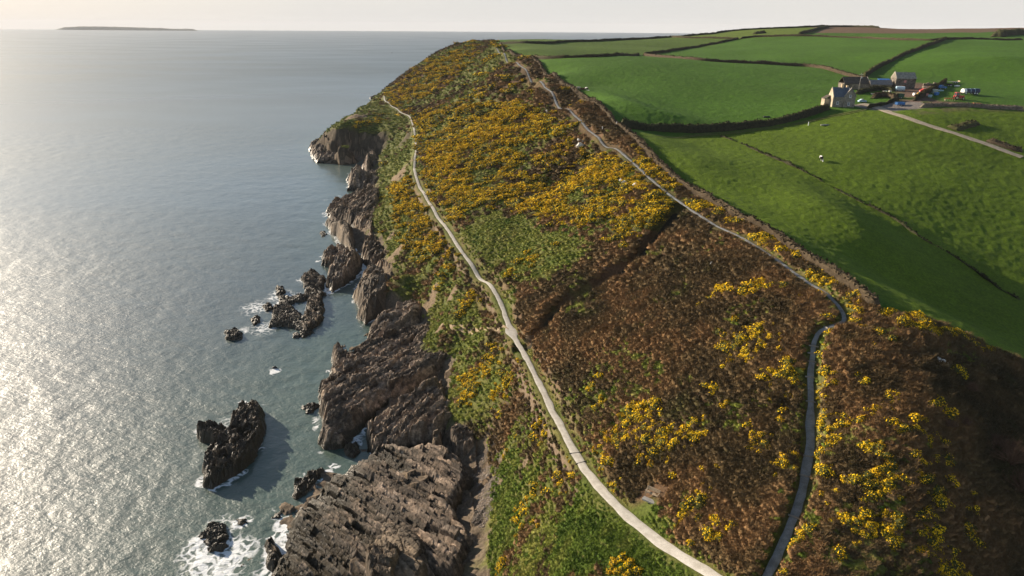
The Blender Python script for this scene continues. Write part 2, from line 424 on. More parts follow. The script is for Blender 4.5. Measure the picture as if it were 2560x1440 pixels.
# gorse clumps near the camera: pixel centre, pixel radius, how full
BLOBS = [(1590,1060,60,.9),(1640,1110,45,.5),(1880,840,50,.9),(1850,870,45,.6),(1930,850,35,.7),(1800,732,28,.7),(1780,745,30,.5),(1900,722,30,.8),(2030,735,24,.8),(1925,940,26,.7),
 (1990,930,25,.6),(1960,1000,20,.3),(1790,965,16,.5),(1800,1320,30,.8),(1770,1350,22,.7),(1745,1080,40,.25),(1900,1100,38,.5),(1880,1060,25,.3),(1960,1150,22,.4),(1940,1190,18,.3),(1530,1210,22,.8),
 (1500,1165,15,.6),(1535,1160,14,.5),(1620,1230,14,.3),(1590,1290,10,.2),(1720,1290,20,.4),(1750,1250,22,.4),(1490,960,14,.5),(1520,985,16,.5),(1505,1010,10,.4),(1420,1020,10,.4),
 (1400,1200,28,.6),(1430,1215,16,.5),(1340,1085,18,.5),(1360,1100,12,.5),(1280,1110,14,.6),(1350,1130,14,.4),(1310,1270,24,.9),(1330,1310,14,.9),(1300,1330,12,.5),(1345,1320,10,.6),(1245,1425,16,.9),
 (1285,1350,8,.7),(1560,1420,25,.6),(1600,1425,14,.6),(1535,1430,12,.5),(1190,960,40,.9),(1230,900,36,.9),(1160,1000,16,.5),(1270,850,22,.9),(1260,960,25,.5),(1260,1010,16,.6),(1175,945,20,.9),
 (1180,745,20,.7),(1160,770,14,.7),(1205,760,14,.4),(1120,690,16,.5),(1140,660,12,.6),(1080,620,16,.3),(1310,650,18,.3),(1320,665,24,.4),(1290,675,20,.3),(1380,620,12,.2),
 (2085,795,15,.9),(2060,820,12,.7),(2070,790,10,.8),(2045,905,14,.8),(2060,870,20,.3),(2052,960,18,.95),(2085,945,26,.5),(2055,1000,18,.8),(2060,1040,22,.7),(2055,1080,20,.8),(2085,1070,18,.6),(2090,1105,18,.8),
 (2050,1130,14,.8),(2070,1170,12,.4),(2110,1050,15,.5),(2130,1055,10,.5),(2140,945,22,.4),(2180,1025,10,.7),(2145,1045,12,.5),(2160,1115,14,.8),(2190,1120,14,.7),(2070,1190,10,.4),(2065,1250,24,.5),(2120,1230,26,.5),
 (2170,1225,26,.8),(2210,1230,26,.9),(2235,1240,18,.8),(2150,1260,26,.7),(2180,1280,30,.6),(2100,1290,28,.5),(2140,1330,28,.5),(2180,1340,16,.8),(2230,1350,20,.9),(2010,1330,22,.7),(1985,1350,18,.7),(1955,1425,18,.5),(2060,1360,30,.3),
 (2100,1380,30,.3),(2230,990,12,.8),(2225,1010,10,.6),(2320,1070,24,.4),(2350,1030,24,.3),(2250,1070,18,.5),(2280,1075,14,.5),(2330,1100,18,.5),(2310,1150,26,.4),(2350,1150,22,.4),(2310,1220,28,.8),(2330,1235,20,.8),
 (2345,1265,14,.7),(2320,1290,20,.5),(2330,1330,18,.8),(2320,1370,22,.8),(2390,1415,20,.9),(2360,1430,14,.8),(2430,1280,14,.5),(2410,1330,18,.5),(2380,1210,16,.3),(2430,1240,10,.4),(2390,925,16,.6),
 (2205,835,16,.7),(2230,850,10,.6),(2195,865,12,.8),(2190,880,10,.6),(2215,780,14,1),(2240,775,18,1),(2260,790,14,.9),(2280,795,18,1),(2310,800,16,.6),(2260,810,20,.8),(2300,830,18,.9),(2320,822,16,1),(2345,832,14,.8),
 (2370,795,16,.7),(2375,838,16,.8),(2400,840,16,.9),(2405,820,18,.7),(2430,840,16,1),(2440,860,14,.7),(2460,868,12,.6),(2475,852,6,1),(2520,885,14,.3),(2230,815,14,.6),(2140,800,10,.4),(1780,1180,24,.2),(1690,1010,14,.15),
 (1950,1030,20,.3),(2230,1150,14,.5),(2130,1190,14,.3),(2240,1300,20,.4),(1820,1010,16,.2),(1700,1180,14,.2),(2010,975,14,.4)]
_b = np.array(BLOBS); _bw = hit(_b[:, 0], _b[:, 1])
_bd = np.sqrt(_bw[:, 0] ** 2 + _bw[:, 1] ** 2 + (CAM_Z - _bw[:, 2]) ** 2)
BLOB_W = np.c_[_bw[:, :2], np.minimum(_b[:, 2] * _bd / FPX * 1.25, 7), _b[:, 3]]
EARTH_BLOBS = [(1255,1145,12),(1318,1145,10),(1250,1205,8),(985,640,26),(1005,430,20),(985,445,14),(870,300,24),(890,292,20),(1130,735,9),(1195,1340,10),(1060,770,18),(1115,1035,8),(1100,820,8),(1205,1105,12),(980,590,10)]
_e = np.array(EARTH_BLOBS, float); _ew = hit(_e[:, 0], _e[:, 1])
_ed = np.sqrt(_ew[:, 0] ** 2 + _ew[:, 1] ** 2 + (CAM_Z - _ew[:, 2]) ** 2)
EARTH_W = np.c_[_ew[:, :2], _e[:, 2] * _ed / FPX * 1.4]

def soft(x, y, P, w): return sstep(-w, w, poly_sd(x, y, P))
def cover(x, y, slope=None):
    """what grows where: dict of 0..1 weights"""
    n1 = fbm(x, y, 9, 3, 11) - .5; n2 = fbm(x, y, 3, 3, 23) - .5
    wx = x + 5 * n1; wy = y + 5 * (fbm(x, y, 9, 3, 31) - .5)
    c = {}
    c['field'] = soft(x, y, FIELD, .6)
    dl, _ = line_at(FLD_LOW, x, y); du, _ = line_at(FLD_UP, x, y); dg, _ = line_at(FLD_GUL, x, y)
    c['dl'], c['du'], c['dg'] = dl, du, dg
    z = ground(x, y); c['z'] = z
    land = 1 - c['field']
    grass = np.maximum.reduce([soft(wx, wy, P_SLOPE_GRASS, 3), soft(wx, wy, P_FAR_GRASS, 5), soft(x, y, P_PATH_GREEN, 1), soft(wx, wy, P_BENCH_GRASS, .8), soft(wx, wy, P_CLIFF_GRASS, 1.5)])
    # the seaward side of the lower path is mostly rough grass
    west = np.interp(y, lower_line[:, 1], lower_line[:, 0])
    sea_side = sstep(1, -6, x - west + 6 * n1)
    grass = np.maximum(grass, sea_side * np.maximum(sstep(.28, .48, fbm(x, y, 12, 3, 5)), sstep(170, 260, y)) * .95)
    grass = np.maximum(grass, sstep(300, 400, y) * sstep(.36, .52, fbm(x, y, 26, 3, 8)) * .85)
    grass = np.maximum(grass, np.maximum(sstep(2.4, .9, dl + n2), sstep(2.0, 1.0, du + n2) * .8 * sstep(150, 110, y)) * .85)
    # green gaps and tracks in the heath
    grass = np.maximum(grass, sstep(.60, .70, fbm(x, y, 7, 3, 47)) * .5)
    c['lush'] = np.maximum(soft(wx, wy, P_BENCH_GRASS, .8), soft(wx, wy, P_CLIFF_GRASS, 1.5))
    grass = np.maximum(grass, soft(x, y, P_GORSE, 4) * sstep(.30, .50, fbm(x, y, 11, 3, 44)) * .85)
    c['grass'] = grass * land
    g = np.maximum.reduce([soft(wx, wy, P_GORSE, 4) * .85, soft(wx, wy, P_GORSE_LOW, 3) * .95, soft(wx, wy, P_GORSE_FAR, 8) * .55])
    patch = sstep(.40, .56, fbm(x, y, 6.5, 3, 41)) * (1 - .92 * soft(wx, wy, P_SLOPE_GRASS, 3))
    g = g * (.07 + .93 * patch)
    strip = soft(x, y, P_STRIP, 1) * sstep(.38, .54, fbm(x, y, 6, 2, 71)) * sstep(215, 160, y)
    g = np.maximum(g, strip * .9)
    g = np.maximum(g, .18 * sstep(.58, .70, fbm(x, y, 14, 3, 55)) * sstep(200, 330, y))
    for bx, by, br, bf in BLOB_W:
        near = (np.abs(x - bx) < 2.2 * br) & (np.abs(y - by) < 2.2 * br)
        if near.any():
            r = np.hypot(x[near] - bx, y[near] - by) / br + 1.6 * n2[near]
            g[near] = np.maximum(g[near], bf * sstep(1.25, .5, r))
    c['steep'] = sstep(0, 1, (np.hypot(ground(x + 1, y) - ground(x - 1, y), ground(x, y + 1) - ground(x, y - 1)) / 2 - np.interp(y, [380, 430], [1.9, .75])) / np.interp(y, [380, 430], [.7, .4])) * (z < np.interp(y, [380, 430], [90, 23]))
    g = g * (1 - c['steep'])
    c['gorse'] = g * land * (dl > 1.2) * (du > .8) * (dg > 1.0)
    e = np.zeros(x.shape)
    for bx, by, br in EARTH_W:
        e = np.maximum(e, sstep(1.15, .7, np.hypot(x - bx, y - by) / br + 2.0 * n2))
    c['earth'] = e * land
    c['rock'] = sstep(6.5, 4.0, z + 5 * n2) * land
    c['land'] = land
    return c
TRENCH = [(FLD_LOW, .9, 2.6, .12), (FLD_UP, .65, 1.6, .6), (FLD_GUL, 1.1, 3.0, 2.2)]
def terrain_z(x, y, c=None, detail=True):
    z = ground(x, y)
    if c is None: c = cover(x, y)
    rough = (1 - c['field'])
    d = 0
    if detail:
        heath = rough * (1 - .6 * c['grass'])
        d = heath * (1.3 * (fbm(x, y, 7, 3, 91) - .5) + .7 * (fbm(x, y, 1.6, 2, 92) - .5)) + rough * c['grass'] * .55 * (fbm(x, y, 1.4, 3, 93) - .5)
        d = d + rough * sstep(-6, -40, x + .0 * y) * 1.2 * (fbm(x, y, 14, 4, 96) - .5)
        d = d + c['field'] * (1.4 * (fbm(x, y, 45, 2, 94) - .5) + .22 * (fbm(x, y, 1.2, 2, 95) - .5) + .20 * (fbm(x, y, 4, 3, 97) - .5))
        d = d + c['field'] * field_lips(x, y)
        hh, tl, ed = facets(x / 3.2 + .3 * n_(x, y), y / 3.2, 61)
        hs, ts, es = facets((x + .6 * y) / 5, (y - .5 * x) / 9, 63)
        d = d + c['steep'] * (3.0 * (hs - .5) + 3.5 * ts + 1.2 * (hh - .5))
        d = d + c['rock'] * (1.6 * (hh - .5) + 2.2 * tl) + c['earth'] * (.9 * (hh - .5) + 1.0 * tl)
    z = z + d
    for FD, w0, w1, deep in TRENCH:
        D, Z = line_at(FD, x, y)
        if FD is FLD_UP: deep = np.interp(y, [82, 92, 140], [1.15, .6, .1])
        k = 1 - sstep(w0, w1, D)
        z = np.where(D < 6.5, z * (1 - k) + (Z - deep) * k, z)
    return z
LIP1 = smooth_line(hit_list([(1850,425),(1950,480),(2080,545),(2200,610),(2330,660),(2480,700)]), 6)[:, :2]
LIP2 = smooth_line(hit_list([(1420,222),(1500,245),(1600,275),(1720,302),(1850,320)]), 6)[:, :2]
def side_dist(x, y, L):
    d = seg_dist(x, y, L); i = np.zeros(x.shape, int); best = np.full(x.shape, 1e9)
    for k in range(len(L) - 1):
        m = (L[k] + L[k + 1]) / 2; q = (x - m[0]) ** 2 + (y - m[1]) ** 2; b = q < best; best = np.where(b, q, best); i = np.where(b, k, i)
    v = L[i + 1] - L[i]; s = v[..., 0] * (y - L[i][..., 1]) - v[..., 1] * (x - L[i][..., 0])
    e = np.minimum(np.hypot(x - L[0, 0], y - L[0, 1]), np.hypot(x - L[-1, 0], y - L[-1, 1]))
    return d * np.sign(s), sstep(0, 30, e)
def field_lips(x, y):
    r = np.zeros(x.shape)
    for L, A, w0, w1, w2 in ((LIP1, 2.6, -22, 16, 50), (LIP2, 1.6, -14, 12, 40)):
        m = (x > L[:, 0].min() - 60) & (x < L[:, 0].max() + 60) & (y > L[:, 1].min() - 60) & (y < L[:, 1].max() + 60)
        if not m.any(): continue
        d, e = side_dist(x[m], y[m], L)          # d > 0 lies uphill and away from the sun
        k = np.where(d < 0, sstep(w0, 0, d) , 1 - 1.0 * sstep(0, w1, d)) * e
        r[m] += A * k
    return r
def n_(x, y): return fbm(x, y, 4, 2, 77)

# ------------------------------------------------------------------ land sheet
C_HEATH, C_HEATH2 = np.array((.070, .048, .026)), np.array((.14, .082, .048))
C_GRASS, C_GRASS2 = np.array((.085, .105, .022)), np.array((.125, .125, .036))
C_ROCK, C_EARTH = np.array((.15, .115, .085)), np.array((.20, .145, .095))
def land_w(c): return 1 - c['field']
def build_land():
    NR, NA = 1150, 1250
    r = 36 * np.exp(np.linspace(0, math.log(1250 / 36), NR)); a = np.linspace(rad(-46), rad(50), NA)
    X = (r[:, None] * np.sin(a)[None]).ravel(); Y = (r[:, None] * np.cos(a)[None]).ravel()
    zs = ground(X, Y); keep = zs > -3.5
    ids = np.full(NR * NA, -1); ids[keep] = np.arange(keep.sum())
    F = ids[grid_faces(NR, NA)]; F = F[(F >= 0).all(1)]
    x, y = X[keep], Y[keep]; c = cover(x, y); z = terrain_z(x, y, c)
    t1 = fbm(x, y, 5, 4, 101)[:, None]; t2 = fbm(x, y, 18, 3, 102)[:, None]; t3 = fbm(x, y, 1.3, 3, 103)[:, None]
    col = C_HEATH + (C_HEATH2 - C_HEATH) * sstep(.35, .7, t1 * .6 + t2 * .4)
    gr = C_GRASS + (C_GRASS2 - C_GRASS) * sstep(.3, .7, t1)
    k = c['grass'][:, None]; col = col * (1 - k) + gr * k
    near = soft(x, y, P_FIELD_NEAR, 2)[:, None]
    fl = np.array((.060, .128, .012)) * (1 - near) + np.array((.090, .138, .009)) * near
    fl = fl * (.88 + .24 * t2) * (.93 + .14 * t3) * (.9 + .2 * fbm(x, y, 40, 2, 104)[:, None])
    k = soft(x, y, P_TOPF, 3)[:, None]; fl = fl * (1 - k) + np.array((.105, .145, .018)) * (.85 + .3 * t2) * k
    k = soft(x, y, P_TOPF2, 3)[:, None]; fl = fl * (1 - k) + np.array((.080, .126, .018)) * (.85 + .3 * t2) * k
    k = (soft(x, y, P_PLOUGH, 4))[:, None]; fl = fl * (1 - k) + np.array((.15, .095, .06)) * k
    k = (soft(x, y, P_TRODDEN, 3) * sstep(.3, .6, t1[:, 0]))[:, None] * .7; fl = fl * (1 - k) + np.array((.12, .09, .05)) * k
    k = (soft(x, y, P_YARD, 2) * sstep(.25, .5, t1[:, 0] + .1))[:, None]; fl = fl * (1 - k) + np.array((.15, .095, .07)) * k
    k = soft(x, y, P_GRAVEL, 1)[:, None]; fl = fl * (1 - k) + np.array((.20, .17, .155)) * k
    k = c['field'][:, None]; col = col * (1 - k) + fl * k
    k = c['earth'][:, None]; col = col * (1 - k) + C_EARTH * (.75 + .5 * t3) * k
    k = c['rock'][:, None]; col = col * (1 - k) + C_ROCK * (.7 + .6 * t3) * k
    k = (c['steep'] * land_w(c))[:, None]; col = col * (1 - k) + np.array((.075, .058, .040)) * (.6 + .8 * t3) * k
    k = ((c['dg'] < 1.1) * 1.0)[:, None]; col = col * (1 - k) + np.array((.035, .03, .02)) * k  # sunken track floor darkened: shade of its banks put into the colour
    m = NT('ground_cover')
    base = m.attr('cover_colour', True)
    fine = m.noise(2.2, 6, .65); fine2 = m.noise(.35, 4)
    cc = m.mix(1.0, base, m.ramp(fine, [(.3, (.55, .55, .55)), (.7, (1.35, 1.35, 1.35))]), 'MULTIPLY')
    cc = m.mix(1.0, cc, m.ramp(fine2, [(.3, (.85, .87, .85)), (.7, (1.12, 1.12, 1.1))]), 'MULTIPLY')
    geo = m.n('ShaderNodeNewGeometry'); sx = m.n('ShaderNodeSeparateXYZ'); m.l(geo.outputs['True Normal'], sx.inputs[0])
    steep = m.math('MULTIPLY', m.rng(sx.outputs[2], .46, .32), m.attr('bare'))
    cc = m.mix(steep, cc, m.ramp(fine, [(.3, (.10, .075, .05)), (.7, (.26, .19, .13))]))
    m.base(cc, .95, .1)
    m.bump(m.noise(3.2, 5, .7), .9, .22)
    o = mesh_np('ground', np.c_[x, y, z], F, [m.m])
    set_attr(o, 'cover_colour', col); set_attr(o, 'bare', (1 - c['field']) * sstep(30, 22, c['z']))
    tag(o, kind='structure')
    return o
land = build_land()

# ------------------------------------------------------------------ paths as thin sheets on their benches
def ribbon(name, L, width, mat, lift=.05, n=7, wob=.25, seed=0):
    L = np.asarray(L, float); T = np.gradient(L[:, :2], axis=0); T /= np.linalg.norm(T, axis=1)[:, None] + 1e-9
    N = np.c_[-T[:, 1], T[:, 0]]; s = np.r_[0, np.cumsum(np.hypot(*np.diff(L[:, :2], axis=0).T))]
    wd = width if np.ndim(width) else np.full(len(L), width)
    wl = wd * (.5 + wob * (fbm(s, s * 0 + seed, 3.5, 3, 3) - .5)); wr = wd * (.5 + wob * (fbm(s, s * 0 + seed, 3.5, 3, 4) - .5))
    k = np.linspace(-1, 1, n); off = np.where(k[None] < 0, k[None] * wl[:, None], k[None] * wr[:, None])
    X = L[:, 0, None] + N[:, 0, None] * off; Y = L[:, 1, None] + N[:, 1, None] * off
    return X, Y, s
def path_mesh(name, L, width, mat, lift, zfun, n=7, wob=.35, seed=0):
    X, Y, s = ribbon(name, L, width, mat, lift, n, wob, seed)
    Z = zfun(X.ravel(), Y.ravel()).reshape(X.shape)
    D = np.hypot(X, Y); Z = Z + lift + .00045 * np.maximum(D - 90, 0)
    Z[:, 0] -= .06; Z[:, -1] -= .06
    o = mesh_np(name, np.c_[X.ravel(), Y.ravel(), Z.ravel()], grid_faces(*X.shape), [mat])
    return tag(o, kind='structure')
def mat_path(name, c, c2):
    t = NT(name); n = t.noise(.9, 6, .6); g = t.noise(9, 3)
    k = t.ramp(n, [(.3, c2), (.62, c)])
    k = t.mix(1.0, k, t.ramp(g, [(.3, (.8, .8, .8)), (.7, (1.15, 1.15, 1.15))]), 'MULTIPLY')
    t.base(k, .95, .1); t.bump(g, .5, .03); return t.m
M_PATH = mat_path('path_chippings', (.52, .49, .44), (.38, .35, .30)); M_PATH2 = mat_path('path_shaded_stone', (.29, .295, .295), (.17, .17, .16))  # ridge path stone greyed and darkened: the shade it lies in is in its colour
zl = lambda x, y: line_at(FLD_LOW, x, y)[1] - .12
zu = lambda x, y: line_at(FLD_UP, x, y)[1] - np.interp(y, [82, 92, 140], [1.15, .6, .1])
wl = np.interp(np.arange(len(lower_line)), [0, 30, 45, 80, len(lower_line)], [1.65, 1.35, 1.15, 1.1, 1.2])
ce = np.hypot(*(lower_line[:, :2] - hit([1280], [832])[0, :2]).T); wl = wl + 1.6 * np.exp(-(ce / 2.2) ** 2)
path_mesh('coast_path', smooth_line(lower_line, .8), np.interp(np.linspace(0, 1, len(smooth_line(lower_line, .8))), np.linspace(0, 1, len(wl)), wl), M_PATH, .09, zl)
path_mesh('ridge_path', smooth_line(upper_line, .8), np.interp(smooth_line(upper_line, .8)[:, 1], [50, 75, 85, 140, 250, 400], [1.05, .85, .65, .75, 1.0, 1.1]), M_PATH2, .09, zu, 5, .6)
def ground_detail(x, y): return terrain_z(np.asarray(x, float), np.asarray(y, float))

# farm track with a green middle, and the faint track below the big field
track = smooth_line(hit_list([(2150,262),(2185,268),(2230,282),(2300,305),(2380,332),(2460,360),(2556,393)]), 3)
tw = 2.9
path_mesh('farm_track', track, np.interp(np.linspace(0, 1, len(track)), [0, .2, .35, 1], [4.5, 3.4, 2.7, 2.7]), mat_path('track_stone', (.40, .33, .25), (.26, .22, .15)), .12, ground_detail, 7, .2)
for k in (-.75, .75):
    fl_ = smooth_line(hit_list([(1640,338),(1750,337),(1850,330),(1950,315),(2050,296),(2130,280),(2175,271)]), 4)
    T = np.gradient(fl_[:, :2], axis=0); T /= np.linalg.norm(T, axis=1)[:, None]; fl_[:, 0] += -T[:, 1] * k; fl_[:, 1] += T[:, 0] * k
    path_mesh('grass_track', fl_, .55, mat_path('track_grass', (.16, .15, .06), (.10, .12, .03)), .14, ground_detail, 3, .5)
# little side path down to the shore
side = smooth_line(hit_list([(1272,828),(1235,826),(1200,824),(1160,824),(1130,820),(1105,815)]), 1)
path_mesh('shore_path', side, np.linspace(.5, .9, len(side)), mat_path('path_earth', (.34, .26, .17), (.24, .18, .11)), .12, ground_detail, 3, .6)
# ------------------------------------------------------------------ rocks of the shore
def mat_rock(name, dark, lite, tide=1.4, pale=(.34, .27, .20)):
    t = NT(name)
    n = t.noise(.9, 6, .65); f = t.noise(4.5, 5, .7); big = t.noise(.16, 3)
    k = t.ramp(n, [(.28, dark), (.5, lite), (.72, pale)])
    k = t.mix(1.0, k, t.ramp(f, [(.3, (.55, .55, .55)), (.7, (1.35, 1.35, 1.35))]), 'MULTIPLY')
    bt = t.n('ShaderNodeCombineColor'); a = t.attr('bed_tone')
    for i in range(3): t.l(a, bt.inputs[i])
    k = t.mix(1.0, k, bt.outputs[0], 'MULTIPLY')
    k = t.mix(1.0, k, t.ramp(big, [(.3, (.8, .8, .82)), (.7, (1.15, 1.1, 1.05))]), 'MULTIPLY')
    sx = t.n('ShaderNodeSeparateXYZ'); t.l(t.pos(), sx.inputs[0])
    zz = t.math('ADD', sx.outputs[2], t.math('MULTIPLY', t.math('SUBTRACT', n, .5), 2.4))
    wet = t.rng(zz, tide + .9, tide - .5)                       # dark weed and wet rock up to the tide line
    k = t.mix(wet, k, t.ramp(f, [(.3, (.018, .014, .008)), (.7, (.060, .046, .026))]))
    t.base(k, .85, .35)
    t.l(t.rng(wet, 0, 1, .85, .45), t.b.inputs['Roughness'])
    t.bump(f, .8, .14)
    return t.m
M_ROCK = mat_rock('rock_brown_grey', (.055, .041, .028), (.17, .126, .086), pale=(.38, .285, .195))
M_ROCKP = mat_rock('rock_pale_grey', (.058, .045, .033), (.19, .145, .105), 1.7, (.46, .355, .26))
M_STRATA = mat_rock('rock_tilted_layers', (.052, .041, .030), (.20, .152, .112), 2.75, (.48, .375, .285))
M_SLAB = mat_rock('rock_brown_slab', (.085, .066, .045), (.155, .118, .08), .7, (.23, .175, .12))
M_WEED = mat_rock('rock_weedy', (.03, .024, .017), (.10, .074, .05), 3.0, (.18, .135, .09))

FOOT = []
def outcrop(name, label, poly, H, w, strike, mat, cell=(4.5, 1.5), amp=(1.1, 1.5), saw=(1.6, .5), rise=None, res=.25, seed=1, floor=-1.4, cat='rock', group=None, crack=.5, pw=.6, zb=None, edge=1.0, grow=0.0, bend=1.2):
    P3 = at_z(*np.array(poly, float).T, H * .42 if zb is None else zb); P = P3[:, :2]
    FOOT.append(P)
    s = at_z(*np.array(strike, float).T, H * .5)[:, :2]; t = s[1] - s[0]; t /= np.linalg.norm(t)
    mn, mx = P.min(0) - 1.5, P.max(0) + 1.5
    nx, ny = int((mx[0] - mn[0]) / res) + 2, int((mx[1] - mn[1]) / res) + 2
    X, Y = np.meshgrid(mn[0] + res * np.arange(nx), mn[1] + res * np.arange(ny)); x, y = X.ravel(), Y.ravel()
    wx = x + edge * 2.2 * (fbm(x, y, 4, 4, seed + 1) - .5); wy = y + edge * 2.2 * (fbm(x, y, 4, 4, seed + 2) - .5)
    d = poly_sd(wx, wy, P) + grow
    u = x * t[0] + y * t[1]; v = -x * t[1] + y * t[0]
    v = v + bend * (fbm(x, y, 12, 2, seed + 3) - .5)
    prof = np.clip(d / w, 0, 1); prof = (prof * prof * (3 - 2 * prof)) ** pw
    top = np.full(x.shape, float(H))
    if rise is not None:                                        # (x, y, height) spots on the top
        q = np.array(rise, float); rp = at_z(q[:, 0], q[:, 1], q[:, 2])
        wt = 1 / ((x[:, None] - rp[None, :, 0]) ** 2 + (y[:, None] - rp[None, :, 1]) ** 2 + 4.0) ** 1.2
        top = (wt * rp[None, :, 2]).sum(1) / wt.sum(1)
    h1, t1, e1 = facets(u / cell[0], v / cell[1], seed)
    h2_, t2, e2 = facets(u / (cell[0] * .36) + 9, v / (cell[1] * .42), seed + 20)
    h3, t3, e3 = facets(x / .55, y / .55, seed + 40)
    z = floor + (top - floor) * prof
    det = amp[0] * (h1 - .5) + amp[1] * t1 + .40 * amp[0] * (h2_ - .5) + .5 * amp[1] * t2 + .08 * (h3 - .5) + .16 * t3
    det -= crack * sstep(.12, 0, e1) + .3 * crack * sstep(.10, 0, e2)
    tone = np.ones(x.shape)
    if saw[1]:                                                  # beds on edge: each its own height, length and tone
        for lam, A, Ls, sd in ((saw[0], saw[1], 7.5, 7), (saw[0] * .37, saw[1] * .38, 3.2, 17)):
            sv = v / lam + .22 * fbm(u, v, 5, 2, seed + sd); kk = np.floor(sv); fr = sv - kk
            seg = h2(kk, np.floor(u / Ls + h2(kk, kk, seed + sd + 1) * 9), seed + sd + 2)
            det += A * ((seg - .5) + .55 * (fr - .5))
            tone *= .45 + 1.0 * h2(kk + 3, np.floor(u / (Ls * 1.7) + h2(kk, kk, seed + sd + 4) * 9), seed + sd + 5)
    z = z + det * np.clip(prof * 1.25, 0, 1) * np.clip((top + 1) / 3.5, .35, 1.0)
    keep = d > -.6
    ids = np.full(nx * ny, -1); ids[keep] = np.arange(keep.sum())
    F = ids[grid_faces(ny, nx)]; F = F[(F >= 0).all(1)]
    o = mesh_np(name, np.c_[x, y, z][keep], F, [mat], smooth=False)
    set_attr(o, 'bed_tone', tone[keep])
    return tag(o, label, cat, group)

# the point
outcrop('rock_ledge', 'low pale rock toe at the seaward tip of the far dark cove headland', [(780,362),(800,350),(825,340),(845,350),(868,362),(872,378),(845,392),(800,396),(788,380)], 7, 5, [(800,390),(860,355)], M_ROCKP, (9, 3), (2.2, 3), (3, 1.0), [(785,372,2.5),(825,350,9),(865,370,8),(830,390,2)], .55, 11, grow=3.5, pw=.45)
outcrop('rock_ledge', 'tilted grey rock slabs at the far inner end of the dark cove', [(900,410),(920,385),(948,375),(950,395),(935,420),(925,440),(905,430)], 8, 5, [(900,430),(945,380)], M_ROCKP, (8, 2.5), (2, 3), (2.5, 1.0), None, .5, 12)
outcrop('rock_ledge', 'jagged rock cluster with pointed tooth just nearer than the dark cove', [(858,440),(880,415),(905,418),(925,425),(955,440),(968,455),(940,470),(915,475),(890,465),(865,468),(870,452)], 6, 4, [(870,465),(930,420)], M_ROCKP, (6, 2), (2.2, 3), (2.2, .9), [(880,425,9),(860,445,1.5),(950,450,10),(900,460,4)], .45, 13)
outcrop('rock_ledge', 'broad ridged rock shelf below the lower gorse patch', [(808,512),(850,490),(900,478),(945,472),(968,490),(962,520),(958,550),(950,580),(945,620),(920,610),(905,580),(880,560),(850,545),(825,540),(810,525)], 7, 4, [(820,530),(950,480)], M_ROCK, (6, 1.9), (1.8, 2.6), (2, .8), [(812,515,2.5),(950,480,10),(955,560,8),(850,500,4),(900,590,5)], .38, 14)
outcrop('rock_slab', 'smooth brown tilted slab with a pale sea edge below the ridged shelf', [(806,545),(835,540),(868,550),(885,580),(890,620),(880,640),(868,622),(845,590),(820,565)], 6, 2.6, [(810,545),(875,625)], M_SLAB, (8, 2.6), (.7, .9), (2.6, .3), [(810,548,3),(870,560,8),(885,625,7),(865,615,3)], .33, 15)
outcrop('rock_ledge', 'rough dark rocks under the brown earth cliff', [(895,600),(925,585),(955,600),(980,640),(985,690),(960,680),(930,665),(910,650),(895,630)], 7, 3, [(900,650),(960,590)], M_ROCK, (4.5, 1.6), (2, 2.6), (1.6, .6), [(900,610,4),(970,640,10),(930,660,3)], .33, 16)
outcrop('rock_ledge', 'pale layered rock spur reaching out to the scattered skerries', [(798,630),(830,615),(860,612),(880,625),(905,640),(905,660),(880,690),(850,705),(828,718),(808,700),(812,680),(835,660),(800,650)], 6, 2.6, [(820,700),(900,625)], M_ROCKP, (5, 1.6), (1.9, 2.4), (1.5, .7), [(820,690,2.5),(890,640,7),(860,660,6),(815,640,3)], .33, 17)
outcrop('rock_slab', 'big brown slab rock between the two narrow inlets', [(876,720),(890,700),(915,670),(940,672),(968,690),(985,720),(982,745),(960,765),(930,778),(905,792),(888,770),(895,750)], 8, 2.8, [(885,730),(935,680)], M_SLAB, (6, 2.4), (1.3, 1.9), (2.2, .5), [(880,722,3),(925,685,9),(975,720,9),(905,785,2.5),(950,750,7)], .3, 18)
outcrop('rock_ledge', 'long rounded rock block leading out from the grassy gully mouth', [(908,835),(920,815),(950,795),(1000,778),(1040,768),(1065,775),(1070,800),(1050,820),(1000,835),(950,848),(912,855)], 6.5, 2.4, [(915,840),(1060,780)], M_ROCKP, (5.5, 2), (1.4, 1.6), (1.8, .9), [(910,840,3),(1060,785,8),(980,805,6.5)], .27, 19)
outcrop('rock_ledge', 'large broken rock platform in the middle of the shore', [(820,880),(850,868),(880,882),(905,855),(950,845),(1010,835),(1060,815),(1090,815),(1110,840),(1130,880),(1160,900),(1150,925),(1090,945),(1020,985),(960,1010),(920,1040),(900,1060),(888,1085),(860,1108),(810,1112),(790,1090),(800,1040),(790,1010),(788,955),(822,945),(826,910)], 5, 2.6, [(900,1000),(1100,900)], M_ROCKP, (4.5, 2.0), (1.3, 1.6), (1.7, 1.1), [(825,890,4),(800,960,2.5),(820,1090,3),(870,1095,4),(950,1000,4.5),(1000,860,4),(1080,830,6),(1140,895,7),(1050,950,6),(880,950,5.5),(900,880,4)], .22, 20)
outcrop('rock_ledge', 'sunlit rock ridge beside the dark sloping gully', [(905,1075),(930,1050),(985,1020),(1040,1000),(1090,975),(1120,960),(1118,1000),(1130,1045),(1160,1075),(1100,1105),(1040,1115),(980,1125),(930,1130),(905,1110)], 5, 2.2, [(915,1090),(1110,975)], M_ROCKP, (4.5, 1.6), (1.2, 1.5), (1.5, 1.1), [(910,1085,3.5),(1110,980,7),(1130,1060,6),(960,1110,3),(1030,1030,6)], .2, 21)
